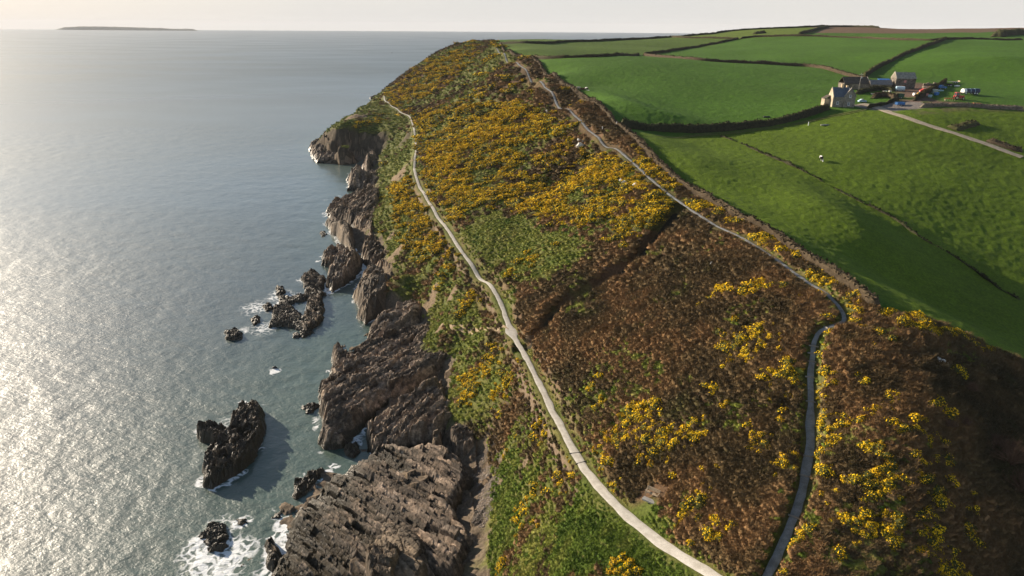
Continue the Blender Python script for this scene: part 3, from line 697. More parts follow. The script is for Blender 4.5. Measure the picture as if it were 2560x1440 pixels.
outcrop('strata_platform', 'wide platform of tilted rock layers running out to the nearest water', [(860,1165),(905,1135),(960,1112),(1020,1118),(1080,1125),(1140,1130),(1180,1160),(1195,1210),(1170,1260),(1150,1290),(1185,1330),(1215,1370),(1190,1420),(1150,1480),(640,1480),(668,1400),(690,1370),(700,1300),(760,1240),(800,1200)], 3, 3.0, [(880,1170),(1180,1390)], M_STRATA, (7, 3.2), (.3, .25), (1.1, 1.8), [(860,1175,1.5),(770,1240,1.2),(690,1380,1.3),(900,1300,2.3),(1000,1200,2.9),(1150,1250,4.0),(1180,1350,5),(1100,1150,4.0),(800,1400,2),(960,1160,2.7)], .14, 22, crack=.08, bend=.5)
outcrop('rock_slab', 'broad grey-brown slab lying on the tilted rock layers', [(895,1285),(940,1268),(1010,1272),(1050,1290),(1085,1320),(1105,1360),(1110,1420),(1080,1480),(920,1480),(905,1420),(925,1370),(905,1320)], 4.2, 4.5, [(900,1300),(1060,1440)], M_SLAB, (5, 2.2), (.35, .4), (2.6, .35), [(900,1300,3.2),(1000,1280,3.6),(1090,1330,5.2),(1100,1430,6),(930,1430,4.2)], .15, 23, zb=3.6, crack=.25, pw=.45)
outcrop('rock_slab', 'lichened rock blocks below the slab at the frame edge', [(915,1400),(960,1390),(1000,1400),(1010,1440),(990,1490),(905,1490)], 6.0, 1.2, [(920,1410),(1000,1440)], M_SLAB, (3, 1.4), (.9, 1.2), (1.2, .3), None, .15, 24)
outcrop('boulder', 'squat brown boulder at the head of the pebble beach', [(1068,1110),(1085,1095),(1108,1098),(1112,1120),(1095,1142),(1072,1135)], 5.4, 1.2, [(1070,1120),(1110,1105)], M_SLAB, (3, 1.6), (.8, 1.4), (1.5, .2), None, .15, 25)
outcrop('boulder', 'big pale broken boulder beside the squat brown one', [(1118,1105),(1140,1085),(1175,1090),(1200,1112),(1195,1140),(1160,1146),(1130,1135)], 6.2, 1.3, [(1120,1120),(1190,1110)], M_ROCKP, (2.2, 1.2), (1.1, 1.7), (1.2, .3), None, .15, 26)
outcrop('rock_stack', 'tall dark rock stack standing alone in the water', [(585,1035),(600,1015),(640,1012),(662,1030),(668,1070),(652,1108),(628,1148),(585,1185),(535,1215),(506,1212),(500,1175),(510,1135),(545,1108),(572,1080)], 2.8, 1.3, [(515,1200),(640,1020)], M_WEED, (3.0, 1.6), (1.2, 1.6), (1.5, .75), [(630,1040,3.1),(645,1075,3.2),(605,1110,3.0),(540,1170,2.4),(515,1205,1.5),(590,1060,2.6)], .16, 27, floor=-1.6, zb=.8, pw=.5, grow=.3)
outcrop('rock_stack', 'small weedy rock leaning against the seaward side of the stack', [(494,1075),(520,1062),(550,1070),(575,1078),(560,1092),(530,1100),(500,1092)], 2.6, 1.2, [(500,1090),(565,1075)], M_WEED, (2.2, 1), (1, 1.4), (1, .6), None, .16, 28, grow=.5)
# scattered skerries
SK = [('knobbly skerry between the upper one and the double-topped one', [(765,722),(795,722),(812,735),(790,748),(768,742)], 1.4), ('stepping-stone skerry in the gap by the middle skerries', [(738,742),(752,738),(756,748),(742,752)], .9), ('low black ledge joining the middle skerry to the double-topped one', [(735,800),(760,795),(775,812),(765,828),(742,822)], 1.2),
 ('small skerry tip seaward of the middle one, in broken water', [(660,765),(676,760),(682,772),(668,778)], .8), ('rock nub inside the ring of scattered skerries', [(738,785),(752,780),(756,790),(744,794)], .7), ('two-lobed low skerry closing the ring on its shore side', [(752,826),(775,820),(782,832),(762,840)], 1.0),
 ('ragged skerry furthest up the scattered group, beside the layered spur', [(757,690),(785,682),(810,700),(805,720),(780,735),(765,715)], 1.6), ('double-topped skerry at the landward end of the scattered group', [(770,750),(800,742),(808,770),(800,800),(765,830),(755,810),(772,780)], 1.7),
 ('sprawling low skerry in the middle of the scattered group', [(690,770),(720,760),(735,775),(752,800),(740,818),(700,812),(675,818),(682,795)], 1.2), ('round islet skerry in the foam, furthest out to sea', [(566,830),(590,822),(606,832),(600,847),(575,848)], 0.9),
 ('little skerry ringed by foam, second furthest out', [(628,797),(645,792),(652,805),(636,812)], 0.75), ('small upright skerry with foam around it, at the outer top of the group', [(694,722),(706,717),(710,732),(697,737)], 1.1),
 ('thin pale skerry strip linking two larger ones', [(715,748),(745,740),(768,735),(760,750),(730,758),(700,762)], 0.65), ('pebble-sized skerry on the shore side of the scattered group', [(732,835),(745,832),(747,842),(735,843)], 0.5),
 ('low skerry tucked under the small upright one', [(697,742),(722,745),(735,755),(715,764),(700,758)], 0.9), ('skerry beside the rock platform, awash at its foot', [(755,1015),(775,1008),(792,1014),(785,1030),(765,1032)], 0.6),
 ('narrow dark skerry alongside the tilted layers', [(735,1232),(745,1205),(775,1180),(800,1180),(790,1200),(760,1228),(742,1240)], 0.85), ('black rock awash in white surf nearest the camera', [(505,1330),(530,1312),(560,1318),(572,1345),(555,1375),(525,1375),(508,1355)], 0.55),
 ('tiny rock awash behind the black one in the surf', [(590,1300),(605,1296),(608,1308),(594,1312)], 0.3), ('submerged dark rock tip between the surf and the tilted layers', [(688,1278),(700,1276),(702,1290),(690,1291)], 0.25),
 ('small rock pinnacle at the corner of the tilted layers', [(665,1360),(680,1350),(690,1385),(685,1430),(668,1420)], 1.3), ('dark block plugging the foaming inlet mouth', [(868,1120),(890,1112),(900,1130),(885,1142),(870,1136)], 1.1),
 ('low rock beside the pale spur, in its own ring of foam', [(800,582),(812,578),(818,586),(806,592)], 0.5), ('dark rock beyond the far gorse bank, against the open sea', [(922,245),(935,239),(945,240),(938,246),(925,248)], 2.0)]
for k, (lab, poly, H) in enumerate(SK):
    far = poly[0][1] < 400
    outcrop('skerry', lab, poly, H, 4 if far else 1.4, [poly[0], poly[2]], M_WEED if (k in (2, 15, 16, 17, 18, 19, 21)) else M_ROCK, (2.2, 1.0), (1.2, 1.7), (1.0, .8), None, .6 if far else .17, 60 + 3 * k, floor=-.9, group=None, zb=H * .2, edge=1.0, grow=.2 if far else .9, pw=.5)
# pebble beach below the grassy cliff
# ------------------------------------------------------------------ sea
FOAM_SPOTS = [(540,1400,95,1.0),(520,1370,60,1.0),(590,1380,60,.9),(470,1395,50,.6),(555,1305,45,.5),(600,1300,25,.5),(690,1350,22,.7),(640,770,60,.6),(700,740,45,.7),(740,740,40,.6),(660,820,50,.6),(600,830,35,.6),(760,700,25,.7),
 (560,1060,50,.5),(520,1085,30,.7),(575,1110,18,1.0),(610,1010,22,1),(505,1075,25,.6),(500,1130,35,.4),(686,928,14,1.5),(690,922,26,.45),(895,1090,14,1.3),(885,1108,20,.9),(800,1190,24,1.0),(830,1165,16,.9),(770,1215,26,.5),(905,1075,8,1.3),
 (800,1010,30,.4),(790,1040,25,.4),(885,565,6,1.4),(840,590,8,1.0),(870,625,10,1.2),(810,590,20,.4),(910,682,7,1.2),(850,490,12,.5),(815,500,14,.5),(805,385,12,.6),(785,370,10,.6),(870,460,16,.5),(820,640,14,.6),(930,430,10,.3),(640,1440,30,.5),(700,1330,14,.8)]
def build_sea():
    NR, NA = 900, 760
    r = np.r_[40 * np.exp(np.linspace(0, math.log(1400 / 40), 780)), 1400 * np.exp(np.linspace(0, math.log(15500 / 1400), 121))[1:]]
    NR = len(r); a = np.linspace(rad(-52), rad(52), NA)
    X = (r[:, None] * np.sin(a)[None]).ravel(); Y = (r[:, None] * np.cos(a)[None]).ravel()
    g = ground(X, Y)
    near = np.hypot(X, Y) < 1300
    dry = near & (g > 6) & (np.abs(X + 120) < 1e9)
    ids = np.full(len(X), -1); keep = ~dry; ids[keep] = np.arange(keep.sum())
    F = ids[grid_faces(NR, NA)]; F = F[(F >= 0).all(1)]
    x, y = X[keep], Y[keep]; D = np.hypot(x, y)
    z = np.where(D < 700, .22 * (fbm(x + .4 * y, y, 7, 3, 201) - .5) + .10 * (fbm(x, y, 2.2, 2, 202) - .5), 0.0)
    foam = np.zeros(len(x)); wx = x + 3 * (fbm(x, y, 5, 3, 203) - .5); wy = y + 3 * (fbm(x, y, 5, 3, 204) - .5)
    for px, py, pr, k in FOAM_SPOTS:
        p = at_z(np.array([px]), np.array([py]), 0.0)[0]; s = pr * np.hypot(p[1], CAM_Z) / FPX * 1.15
        m = (np.abs(x - p[0]) < 3 * s) & (np.abs(y - p[1]) < 4 * s)
        d = np.hypot(wx[m] - p[0], (wy[m] - p[1]) / 1.3) / s
        foam[m] = np.maximum(foam[m], k * sstep(1.3, .1, d))
    # broken wash along the foot of the rocks, thickest on the side the swell comes from
    for P in FOOT:
        mn, mx = P.min(0) - 4, P.max(0) + 4; m_ = (x > mn[0]) & (x < mx[0]) & (y > mn[1]) & (y < mx[1])
        if not m_.any(): continue
        sd = -poly_sd(wx[m_], wy[m_], P)
        wash = sstep(2.4, .2, sd) * sstep(.46, .66, fbm(x[m_], y[m_], 7, 2, 207)) * np.interp(y[m_], [150, 400], [.80, .6])
        foam[m_] = np.maximum(foam[m_], wash)
    shallow = sstep(-9, -1, np.where(D < 1200, ground(x, y), -9)) * sstep(900, 300, y)
    m = NT('sea_water')
    P = m.pos()
    # ripples: three scales of chop running with the wind
    mp = m.scaled((.22, .34, 1), rad(25)); w1 = m.noise(1.0, 3, .55, mp)
    mp2 = m.scaled((.75, 1.15, 1), rad(-15)); w2 = m.noise(1.0, 4, .6, mp2)
    mp3 = m.scaled((2.6, 3.8, 1), rad(20)); w3 = m.noise(1.0, 3, .6, mp3)
    wind = m.noise(1.0, 4, .55, m.scaled((.0028, .0046, 1), rad(12)))
    h = m.math('ADD', m.math('MULTIPLY', w1, .9), m.math('ADD', m.math('MULTIPLY', w2, .55), m.math('MULTIPLY', w3, .18)))
    gust = m.rng(wind, .35, .65, .75, 1.15)
    h = m.math('MULTIPLY', h, gust)
    bn = m.bump(h, 1.0, .6)
    ln = m.n('ShaderNodeVectorMath'); ln.operation = 'LENGTH'; m.l(P, ln.inputs[0])
    off = m.rng(ln.outputs['Value'], 120, 1500)          # far from the shore the chop is finer than any pixel: let roughness carry it
    m.l(m.rng(off, 0, 1, .40, .08), bn.inputs['Distance'])
    deep = m.mix(m.attr('shallow'), (.020, .044, .048), (.042, .078, .060))
    # lacy foam
    vor = m.n('ShaderNodeTexVoronoi'); vor.feature = 'DISTANCE_TO_EDGE'; vor.inputs['Scale'].default_value = .55
    mw = m.n('ShaderNodeTexNoise'); mw.inputs['Scale'].default_value = .5; mw.inputs['Detail'].default_value = 5
    m.l(P, mw.inputs['Vector'])
    vm = m.n('ShaderNodeVectorMath'); vm.operation = 'MULTIPLY_ADD'; m.l(mw.outputs['Color'], vm.inputs[0]); vm.inputs[1].default_value = (3.2, 3.2, 0); m.l(P, vm.inputs[2])
    m.l(vm.outputs[0], vor.inputs['Vector'])
    lace = m.rng(vor.outputs['Distance'], .22, .0)
    blot = m.noise(.8, 6, .7)
    f = m.attr('foam')
    fm = m.math('MULTIPLY', f, m.math('ADD', m.math('MULTIPLY', lace, .75), m.math('MULTIPLY', blot, .9)))
    fmask = m.rng(fm, .36, .72)
    m.base(m.mix(fmask, deep, (.74, .76, .77)), .2, .8)
    rr = m.math('ADD', m.rng(off, 0, 1, .46, .56), m.rng(wind, .35, .65, -.07, .07)); m.l(m.math('ADD', rr, m.math('MULTIPLY', fmask, .4)), m.b.inputs['Roughness'])
    m.b.inputs['IOR'].default_value = 1.333
    m.b.inputs['Coat IOR'].default_value = 1.36; m.l(m.rng(off, .1, 1, .15, .36), m.b.inputs['Coat Roughness'])
    m.l(m.math('MULTIPLY', m.rng(wind, .36, .64, 1.0, .72), m.math('MULTIPLY', m.rng(fmask, 0, 1, 1, 0), m.rng(off, .2, 1, 1, .75))), m.b.inputs['Coat Weight'])
    o = mesh_np('sea', np.c_[x, y, z], F, [m.m])
    set_attr(o, 'foam', foam); set_attr(o, 'shallow', shallow)
    return tag(o, kind='structure')
sea = build_sea()
# ------------------------------------------------------------------ plants
def leaf_cloud(n, R, H, size, rng, up=.35, lump=5, lo=.0):
    """n leaf faces on a lumpy dome; returns quads and the height fraction of each"""
    V, h = [], []
    lc = rng.normal(0, 1, (lump, 3)); lc[:, 2] = np.abs(lc[:, 2]) * .7; lc /= np.linalg.norm(lc, axis=1)[:, None]
    for _ in range(n):
        d = rng.normal(0, 1, 3); d[2] = abs(d[2]) * .9 + .02; d /= np.linalg.norm(d)
        b = .72 + .38 * max(0, (lc @ d).max()) ** 6 + rng.normal(0, .05)
        if rng.random() < .35: b *= rng.uniform(.6, .95)
        c = np.array((d[0] * R * b, d[1] * R * b, lo + d[2] * H * b))
        nrm = d + rng.normal(0, .55, 3); nrm[2] += up; nrm /= np.linalg.norm(nrm)
        t = np.cross(nrm, rng.normal(0, 1, 3)); t /= np.linalg.norm(t) + 1e-9; b2 = np.cross(nrm, t)
        s = size * rng.uniform(.6, 1.35)
        V += [c - t * s - b2 * s * .3, c + b2 * s * .7 - t * s * .1, c + t * s + b2 * s * .1, c - b2 * s * .75 + t * s * .1]
        h.append(d[2])
    return np.array(V), np.arange(4 * n).reshape(-1, 4), np.array(h)
def dome(R, H, rng, nu=9, nv=4):
    V = []
    for j in range(nv):
        p = j / (nv - 1) * math.pi / 2 * .97
        for i in range(nu):
            a = 2 * math.pi * i / nu; b = 1 + rng.normal(0, .10)
            V.append((R * b * math.cos(p) * math.cos(a), R * b * math.cos(p) * math.sin(a), H * b * math.sin(p) - .15 * (j == 0)))
    F = [(j * nu + i, j * nu + (i + 1) % nu, (j + 1) * nu + (i + 1) % nu, (j + 1) * nu + i) for j in range(nv - 1) for i in range(nu)]
    return np.array(V), np.array(F)
def mat_leaf(name, a, b, c=None, scale=.5, fine=9.0):
    t = NT(name); n = t.noise(scale, 4); f = t.noise(fine, 3)
    k = t.ramp(n, [(.32, a), (.68, b)] if c is None else [(.30, a), (.5, b), (.70, c)])
    k = t.mix(1.0, k, t.ramp(f, [(.3, (.75, .75, .75)), (.7, (1.25, 1.25, 1.25))]), 'MULTIPLY')
    t.base(k, .9, .08)
    return t.m
M_GORSE = mat_leaf('gorse_needles', (.045, .050, .014), (.085, .085, .022))
M_BLOSSOM = mat_leaf('gorse_blossom', (.70, .43, .012), (.86, .56, .016), scale=.8)
M_BLOSSOM_D = mat_leaf('gorse_blossom_fading', (.50, .28, .012), (.72, .45, .014), scale=.2)
def mat_heath():
    t = NT('dead_bracken_and_heather'); n = t.noise(.075, 5, .62); f = t.noise(4.0, 3)
    k = t.ramp(n, [(.30, (.085, .078, .026)), (.40, (.072, .052, .026)), (.50, (.135, .090, .042)), (.58, (.21, .120, .054)), (.68, (.115, .080, .036)), (.76, (.10, .090, .028))])
    k = t.mix(1.0, k, t.ramp(f, [(.3, (.85, .85, .85)), (.7, (1.15, 1.15, 1.15))]), 'MULTIPLY')
    return t.base(k, .9, .08)
M_HEATH = mat_heath()
M_STRAW = mat_leaf('pale_dead_grass', (.12, .082, .044), (.18, .125, .066), scale=.3)
M_GRASS = mat_leaf('rough_grass', (.115, .14, .022), (.18, .195, .036), (.25, .225, .065), .18, 5.0)
M_LUSH = mat_leaf('lush_grass', (.050, .085, .012), (.095, .135, .019), (.14, .155, .030), .25, 5.0)
M_TWIG = mat_leaf('bare_twigs', (.09, .055, .035), (.16, .10, .065), scale=.6)
def join(parts):
    V, F, M, k = [], [], [], 0
    for v, f, m in parts:
        V.append(v); F.append(f + k); M.append(np.full(len(f), m)); k += len(v)
    return np.vstack(V), np.vstack(F), np.concatenate(M)
KIT = bpy.data.collections.new('plant_kit')        # source meshes for the ground cover, not placed by themselves
def kit_mesh(name, parts, mats):
    V, F, M = join(parts)
    o = mesh_np(name, V, F, mats, smooth=False, mat_idx=M)
    COL.objects.unlink(o)
    return o
def gorse_parts(rng, n=150, blossom=.55, R=1.0, H=.85, size=.13):
    V, F, h = leaf_cloud(n, R, H, size, rng)
    p = rng.random(n) < blossom * np.clip(.25 + 1.1 * h, 0, 1)
    m = np.where(p, 1, 0); dv, df = dome(R * .72, H * .72, rng)
    return [(dv, df, 0), (V, F[m == 0], 0), (V, F[m == 1], 1)]
def gorse_kit(k, n, size, blossom, mat2):
    rng = np.random.default_rng(100 + k); P = gorse_parts(rng, n, blossom, 1, rng.uniform(.65, .95), size)
    return kit_mesh('gorse_source', P, [M_GORSE, mat2])
def spikes(n, R, Hh, w, rng, lean=.8, base=.35):
    V = []
    for _ in range(n):
        a = rng.uniform(0, 6.283); r = R * math.sqrt(rng.random()) * .8
        c = np.array((r * math.cos(a), r * math.sin(a), 0)); a2 = a + rng.normal(0, .9)
        tip = c + np.array((math.cos(a2) * lean * rng.uniform(.1, .7), math.sin(a2) * lean * rng.uniform(.1, .7), Hh * rng.uniform(.5, 1.1)))
        c[2] += base * Hh * rng.random(); s = np.array((-math.sin(a2), math.cos(a2), rng.normal(0, .2))) * w * rng.uniform(.6, 1.4)
        mid = (c * .45 + tip * .55); mid[2] += .12 * Hh
        V += [c - s, c + s, mid + s * .9, mid - s * .9, mid - s * .9, mid + s * .9, tip + s * .12, tip - s * .12]
    return np.array(V), np.arange(len(V)).reshape(-1, 4)
def heath_kit(k):
    rng = np.random.default_rng(200 + k); dv, df = dome(.75, .42, rng, 10, 4)
    sv, sf = spikes(70, .85, .8, .034, rng, .8); lv, lf, _ = leaf_cloud(90, .9, .6, .06, rng)
    sv2, sf2 = spikes(14, .8, .85, .026, rng, .9)
    return kit_mesh('heath_source', [(dv, df, 0), (sv, sf, 0), (lv, lf, 0), (sv2, sf2, 1)], [M_HEATH, M_STRAW])
def grass_kit(k, mat):
    rng = np.random.default_rng(300 + k)
    sv, sf = spikes(95, .85, .36, .030, rng, .7, .2); dv, df = dome(.72, .20, rng, 9, 3)
    return kit_mesh('grass_source', [(sv, sf, 0), (dv, df, 0)], [mat])
def collection_of(name, objs):
    c = bpy.data.collections.new(name)
    for o in objs: c.objects.link(o)
    return c
def scatter(name, P, size, rot, var, coll):
    """points that carry one plant each"""
    me = bpy.data.meshes.new(name); me.vertices.add(len(P)); me.vertices.foreach_set('co', np.asarray(P, np.float32).ravel())
    for nm, typ, A, key in (('size', 'FLOAT_VECTOR', size, 'vector'), ('rot', 'FLOAT_VECTOR', rot, 'vector'), ('variant', 'INT', var, 'value')):
        a = me.attributes.new(nm, typ, 'POINT'); a.data.foreach_set(key, np.asarray(A, np.int32 if typ == 'INT' else np.float32).ravel())
    o = link(bpy.data.objects.new(name, me))
    g = bpy.data.node_groups.new(name + '_nodes', 'GeometryNodeTree')
    g.interface.new_socket('Geometry', in_out='INPUT', socket_type='NodeSocketGeometry'); g.interface.new_socket('Geometry', in_out='OUTPUT', socket_type='NodeSocketGeometry')
    N = g.nodes; i = N.new('NodeGroupInput'); q = N.new('NodeGroupOutput'); ip = N.new('GeometryNodeInstanceOnPoints'); ci = N.new('GeometryNodeCollectionInfo')
    ci.inputs['Collection'].default_value = coll; ci.inputs['Separate Children'].default_value = True; ci.inputs['Reset Children'].default_value = True
    def at(nm, t):
        x = N.new('GeometryNodeInputNamedAttribute'); x.data_type = t; x.inputs['Name'].default_value = nm; return x.outputs['Attribute']
    L = g.links.new; L(i.outputs[0], ip.inputs['Points']); L(ci.outputs[0], ip.inputs['Instance']); ip.inputs['Pick Instance'].default_value = True
    L(at('variant', 'INT'), ip.inputs['Instance Index']); L(at('rot', 'FLOAT_VECTOR'), ip.inputs['Rotation']); L(at('size', 'FLOAT_VECTOR'), ip.inputs['Scale'])
    L(ip.outputs[0], q.inputs[0])
    o.modifiers.new('scatter', 'NODES').node_group = g
    return o
def seen(P, mx=160, my=160):
    px, py = project(P); return (px > -mx) & (px < 2560 + mx) & (py > 0) & (py < 1440 + 2 * my)
def jitter(x0, x1, y0, y1, s, rng):
    X, Y = np.meshgrid(np.arange(x0, x1, s), np.arange(y0, y1, s)); X = X.ravel(); Y = Y.ravel()
    return X + rng.uniform(-.5, .5, len(X)) * s, Y + rng.uniform(-.5, .5, len(X)) * s
rng = np.random.default_rng(5)
BANDS = [(40, 78, .44), (78, 125, .60), (125, 200, .95), (200, 320, 1.5), (320, 720, 2.6)]
PL = {k: [] for k in ('heath', 'gorse', 'grass', 'lush')}
for y0, y1, s in BANDS:
    x, y = jitter(-150 if y0 > 150 else -30, 120 if y1 < 330 else 60, y0, y1, s, rng)
    g = ground(x, y); m = (g > 5.5) & (g < 90); x, y, g = x[m], y[m], g[m]
    m = seen(np.c_[x, y, g]); x, y = x[m], y[m]
    c = cover(x, y); m = (c['field'] < .3) & (c['rock'] < .45) & (c['steep'] < .5) & (c['earth'] < .5) & (c['dl'] > np.interp(y, [150, 260], [1.15, 1.7])) & (c['du'] > np.interp(y, [90, 150, 300, 420], [.85, 1.1, 1.6, 2.0])) & (c['dg'] > 2.2)
    pad = np.hypot(x - hit([1626], [1244])[0, 0], y - hit([1626], [1244])[0, 1]) > 2.1
    m &= pad
    x, y = x[m], y[m]; c = {k: v[m] for k, v in c.items()}
    z = terrain_z(x, y, c); r = rng.random(len(x)); u = rng.random(len(x))
    isg = r < c['gorse'] * np.interp(y, [110, 170], [.74, .92])
    grass = (~isg) & (u < c['grass'])
    lush = grass & (rng.random(len(x)) < .12 + .88 * c['lush'])
    heath = ~isg & ~grass
    sc = s / .62
    near_path = np.minimum.reduce([c['dl'] / 2.2, (c['du'] + .5) / 2.2, np.ones(len(x))])
    for nm, mk, b in (('gorse', isg, 1.0), ('heath', heath, .86), ('grass', grass & ~lush, .75), ('lush', lush, .8)):
        if not mk.any(): continue
        n = mk.sum(); k = b * sc ** .75 * (rng.uniform(.65, 1.35, n) if nm != 'gorse' else np.clip(np.exp(rng.normal(-.2, .38, n)), .4, 1.5) * np.interp(y[mk], [110, 160], [.84, 1.0])) * np.clip(near_path[mk], .55, 1)
        PL[nm].append(np.c_[x[mk], y[mk], z[mk] - .06 * k, k, k * rng.uniform(.75, 1.2, n) * (sc ** -.25) * (.8 if nm == 'heath' else 1)])
PL = {k: np.vstack(v) for k, v in PL.items()}
G_KIT = [gorse_kit(i, 330, .075, b, M_BLOSSOM) for i, b in enumerate((.74, .54, .34))] + [gorse_kit(5, 330, .075, .25, M_BLOSSOM_D)]
GF_KIT = [gorse_kit(10 + i, 150, .115, b, m) for i, (b, m) in enumerate(((1.15, M_BLOSSOM_D), (.95, M_BLOSSOM), (.7, M_BLOSSOM)))]
c_heath = collection_of('heath_kit', [heath_kit(i) for i in range(5)])
c_grass = collection_of('grass_kit', [grass_kit(i, M_GRASS) for i in range(4)])
c_lush = collection_of('lush_kit', [grass_kit(10 + i, M_LUSH) for i in range(4)])
c_gorse = collection_of('gorse_kit', GF_KIT)
def rots(n): return np.c_[rng.normal(0, .12, n), rng.normal(0, .12, n), rng.uniform(0, 6.283, n)]
def put(name, A, coll, nv, comb=1.0):
    R = rots(len(A)); far = A[:, 1] > 135; k = np.where(far, comb, 1.0)
    if comb > 1: R[far, 2] = rng.normal(rad(12), .35, far.sum())      # bushes combed up the slope by the wind
    o = scatter(name, A[:, :3], np.c_[A[:, 3] * k, A[:, 3] / k ** .4, A[:, 4]], R, rng.integers(0, nv, len(A)), coll)
    return tag(o, kind='stuff')
put('heather_and_bracken', PL['heath'], c_heath, 5)
put('rough_grass', PL['grass'], c_grass, 4)
put('lush_grass', PL['lush'], c_lush, 4)
# gorse: the 300 nearest bushes stand as bushes of their own, the rest is cover
GA = PL['gorse']; dcam = np.hypot(np.hypot(GA[:, 0], GA[:, 1]), CAM_Z - GA[:, 2])
px, py = project(GA[:, :3]); inside = (px > 0) & (px < 2560) & (py > 0) & (py < 1440)
order = np.argsort(np.where(inside, dcam / GA[:, 3], 1e9)); own = order[:300]; rest = np.setdiff1d(np.arange(len(GA)), own)
put('gorse', GA[rest], c_gorse, 3, 1.6)
src = [o.data for o in G_KIT]
du_all, _ = line_at(FLD_UP, GA[:, 0], GA[:, 1])
west_of_upper = GA[:, 0] < np.interp(GA[:, 1], upper_line[:, 1], upper_line[:, 0])
low_x = np.interp(GA[:, 1], lower_line[:, 1], lower_line[:, 0])
for i in own:
    o = link(bpy.data.objects.new('gorse_bush', src[rng.integers(0, 4)]))
    o.location = GA[i, :3]; o.rotation_euler = (rng.normal(0, .1), rng.normal(0, .1), rng.uniform(0, 6.28)); o.scale = (GA[i, 3], GA[i, 3] * rng.uniform(.8, 1.2), GA[i, 4])
    if GA[i, 0] < low_x[i]: lab, gp = 'yellow gorse bush on the cliff top between the pale coast path and the sea', 'gorse bushes seaward of the coast path'
    elif west_of_upper[i]: lab, gp = 'yellow gorse bush in the brown heath between the two footpaths', 'gorse bushes between the footpaths'
    else: lab, gp = 'yellow gorse bush on the shaded hill beyond the sunken stepped footpath', 'gorse bushes beyond the stepped footpath'
    tag(o, lab, 'gorse bush', gp)
print('PLANTS', {k: len(v) for k, v in PL.items()})
# ------------------------------------------------------------------ field banks and walls
def mat_bank(name, side, top, dark):
    t = NT(name); n = t.noise(1.1, 6, .65); f = t.noise(5, 4, .7)
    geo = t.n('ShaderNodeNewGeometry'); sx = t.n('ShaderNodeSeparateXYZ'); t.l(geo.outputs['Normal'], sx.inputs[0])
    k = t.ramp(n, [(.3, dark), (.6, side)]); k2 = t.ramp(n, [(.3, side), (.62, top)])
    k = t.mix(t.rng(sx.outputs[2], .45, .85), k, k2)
    k = t.mix(1.0, k, t.ramp(f, [(.3, (.6, .6, .6)), (.7, (1.4, 1.4, 1.4))]), 'MULTIPLY')
    t.base(k, .95, .1); t.bump(f, .9, .18); return t.m
M_BANK = mat_bank('hedgebank_turf', (.060, .048, .026), (.10, .105, .034), (.022, .018, .012))
M_BANKB = mat_bank('hedgebank_bramble', (.075, .055, .034), (.12, .09, .052), (.032, .024, .016))
M_STONEB = mat_bank('bank_of_stone', (.19, .155, .115), (.27, .225, .165), (.07, .055, .04))
M_SCRUB = mat_bank('dark_scrub', (.048, .046, .024), (.08, .085, .032), (.020, .018, .012))
def bank(name, label, pix, h, w, mat, cat='hedgebank', group=None, step=.9, rag=.5, seed=0, line=None, bushy=0.0):
    L = smooth_line(hit_list(pix), step) if line is None else smooth_line(line, step)
    T = np.gradient(L[:, :2], axis=0); T /= np.linalg.norm(T, axis=1)[:, None] + 1e-9; N = np.c_[-T[:, 1], T[:, 0]]
    s = np.r_[0, np.cumsum(np.hypot(*np.diff(L[:, :2], axis=0).T))]; n = 11
    k = np.linspace(-1, 1, n); prof = np.clip((1 - np.abs(k)) * 2.3, 0, 1) ** .75
    hw = w * .5 * (1 + rag * (fbm(s, s * 0 + seed, 5, 3, 31) - .5)); hh = h * (1 + rag * 1.3 * (fbm(s, s * 0 + seed, 7, 3, 32) - .5))
    end = np.clip(np.minimum(s, s[-1] - s) / (h * .8), .15, 1); hh = hh * end
    X = L[:, 0, None] + N[:, 0, None] * k[None] * hw[:, None]; Y = L[:, 1, None] + N[:, 1, None] * k[None] * hw[:, None]
    g = terrain_z(X.ravel(), Y.ravel()).reshape(X.shape)
    Z = g - .25 * (prof[None] < .05) + prof[None] * hh[:, None]
    r = rag * h * .55
    Z += prof[None] * r * (fbm(X.ravel(), Y.ravel(), 1.3, 3, 33 + seed) - .5).reshape(X.shape) * 1.6
    X += N[:, 0, None] * r * .8 * (fbm(s[:, None] + k * 9, Z * 2.1, 1.1, 2, 34) - .5); Y += N[:, 1, None] * r * .8 * (fbm(s[:, None] + k * 9, Z * 2.1, 1.1, 2, 34) - .5)
    V = np.c_[X.ravel(), Y.ravel(), Z.ravel()]; F = grid_faces(*X.shape)
    if bushy:
        rg = np.random.default_rng(900 + seed); m = int(s[-1] * 14 * bushy); i = rg.integers(1, len(L) - 1, m); j = rg.integers(2, n - 2, m)
        c = np.stack([X[i, j], Y[i, j], Z[i, j]], -1) + rg.normal(0, .12, (m, 3)) + np.array((0, 0, .1)); q = rg.normal(0, 1, (m, 3)); q /= np.linalg.norm(q, axis=1)[:, None]
        t = np.cross(q, rg.normal(0, 1, (m, 3))); t /= np.linalg.norm(t, axis=1)[:, None]; z = rg.uniform(.12, .34, m)[:, None]; b2 = np.cross(q, t)
        V2 = np.stack([c - t * z, c + b2 * z * .6, c + t * z, c - b2 * z * .6], 1).reshape(-1, 3); F2 = np.arange(4 * m).reshape(-1, 4) + len(V)
        V = np.vstack([V, V2]); F = np.vstack([F, F2])
    o = mesh_np(name, V, F, [mat], smooth=True)
    return tag(o, label, cat, group)
HB = 'hedgebanks between the fields'
bank('ridge_bank', 'long stone-faced bank following the ridge footpath along the edge of the green fields', None, 1.25, 1.7, M_BANKB, seed=1, line=ridge_wall, bushy=1.0, rag=.5)
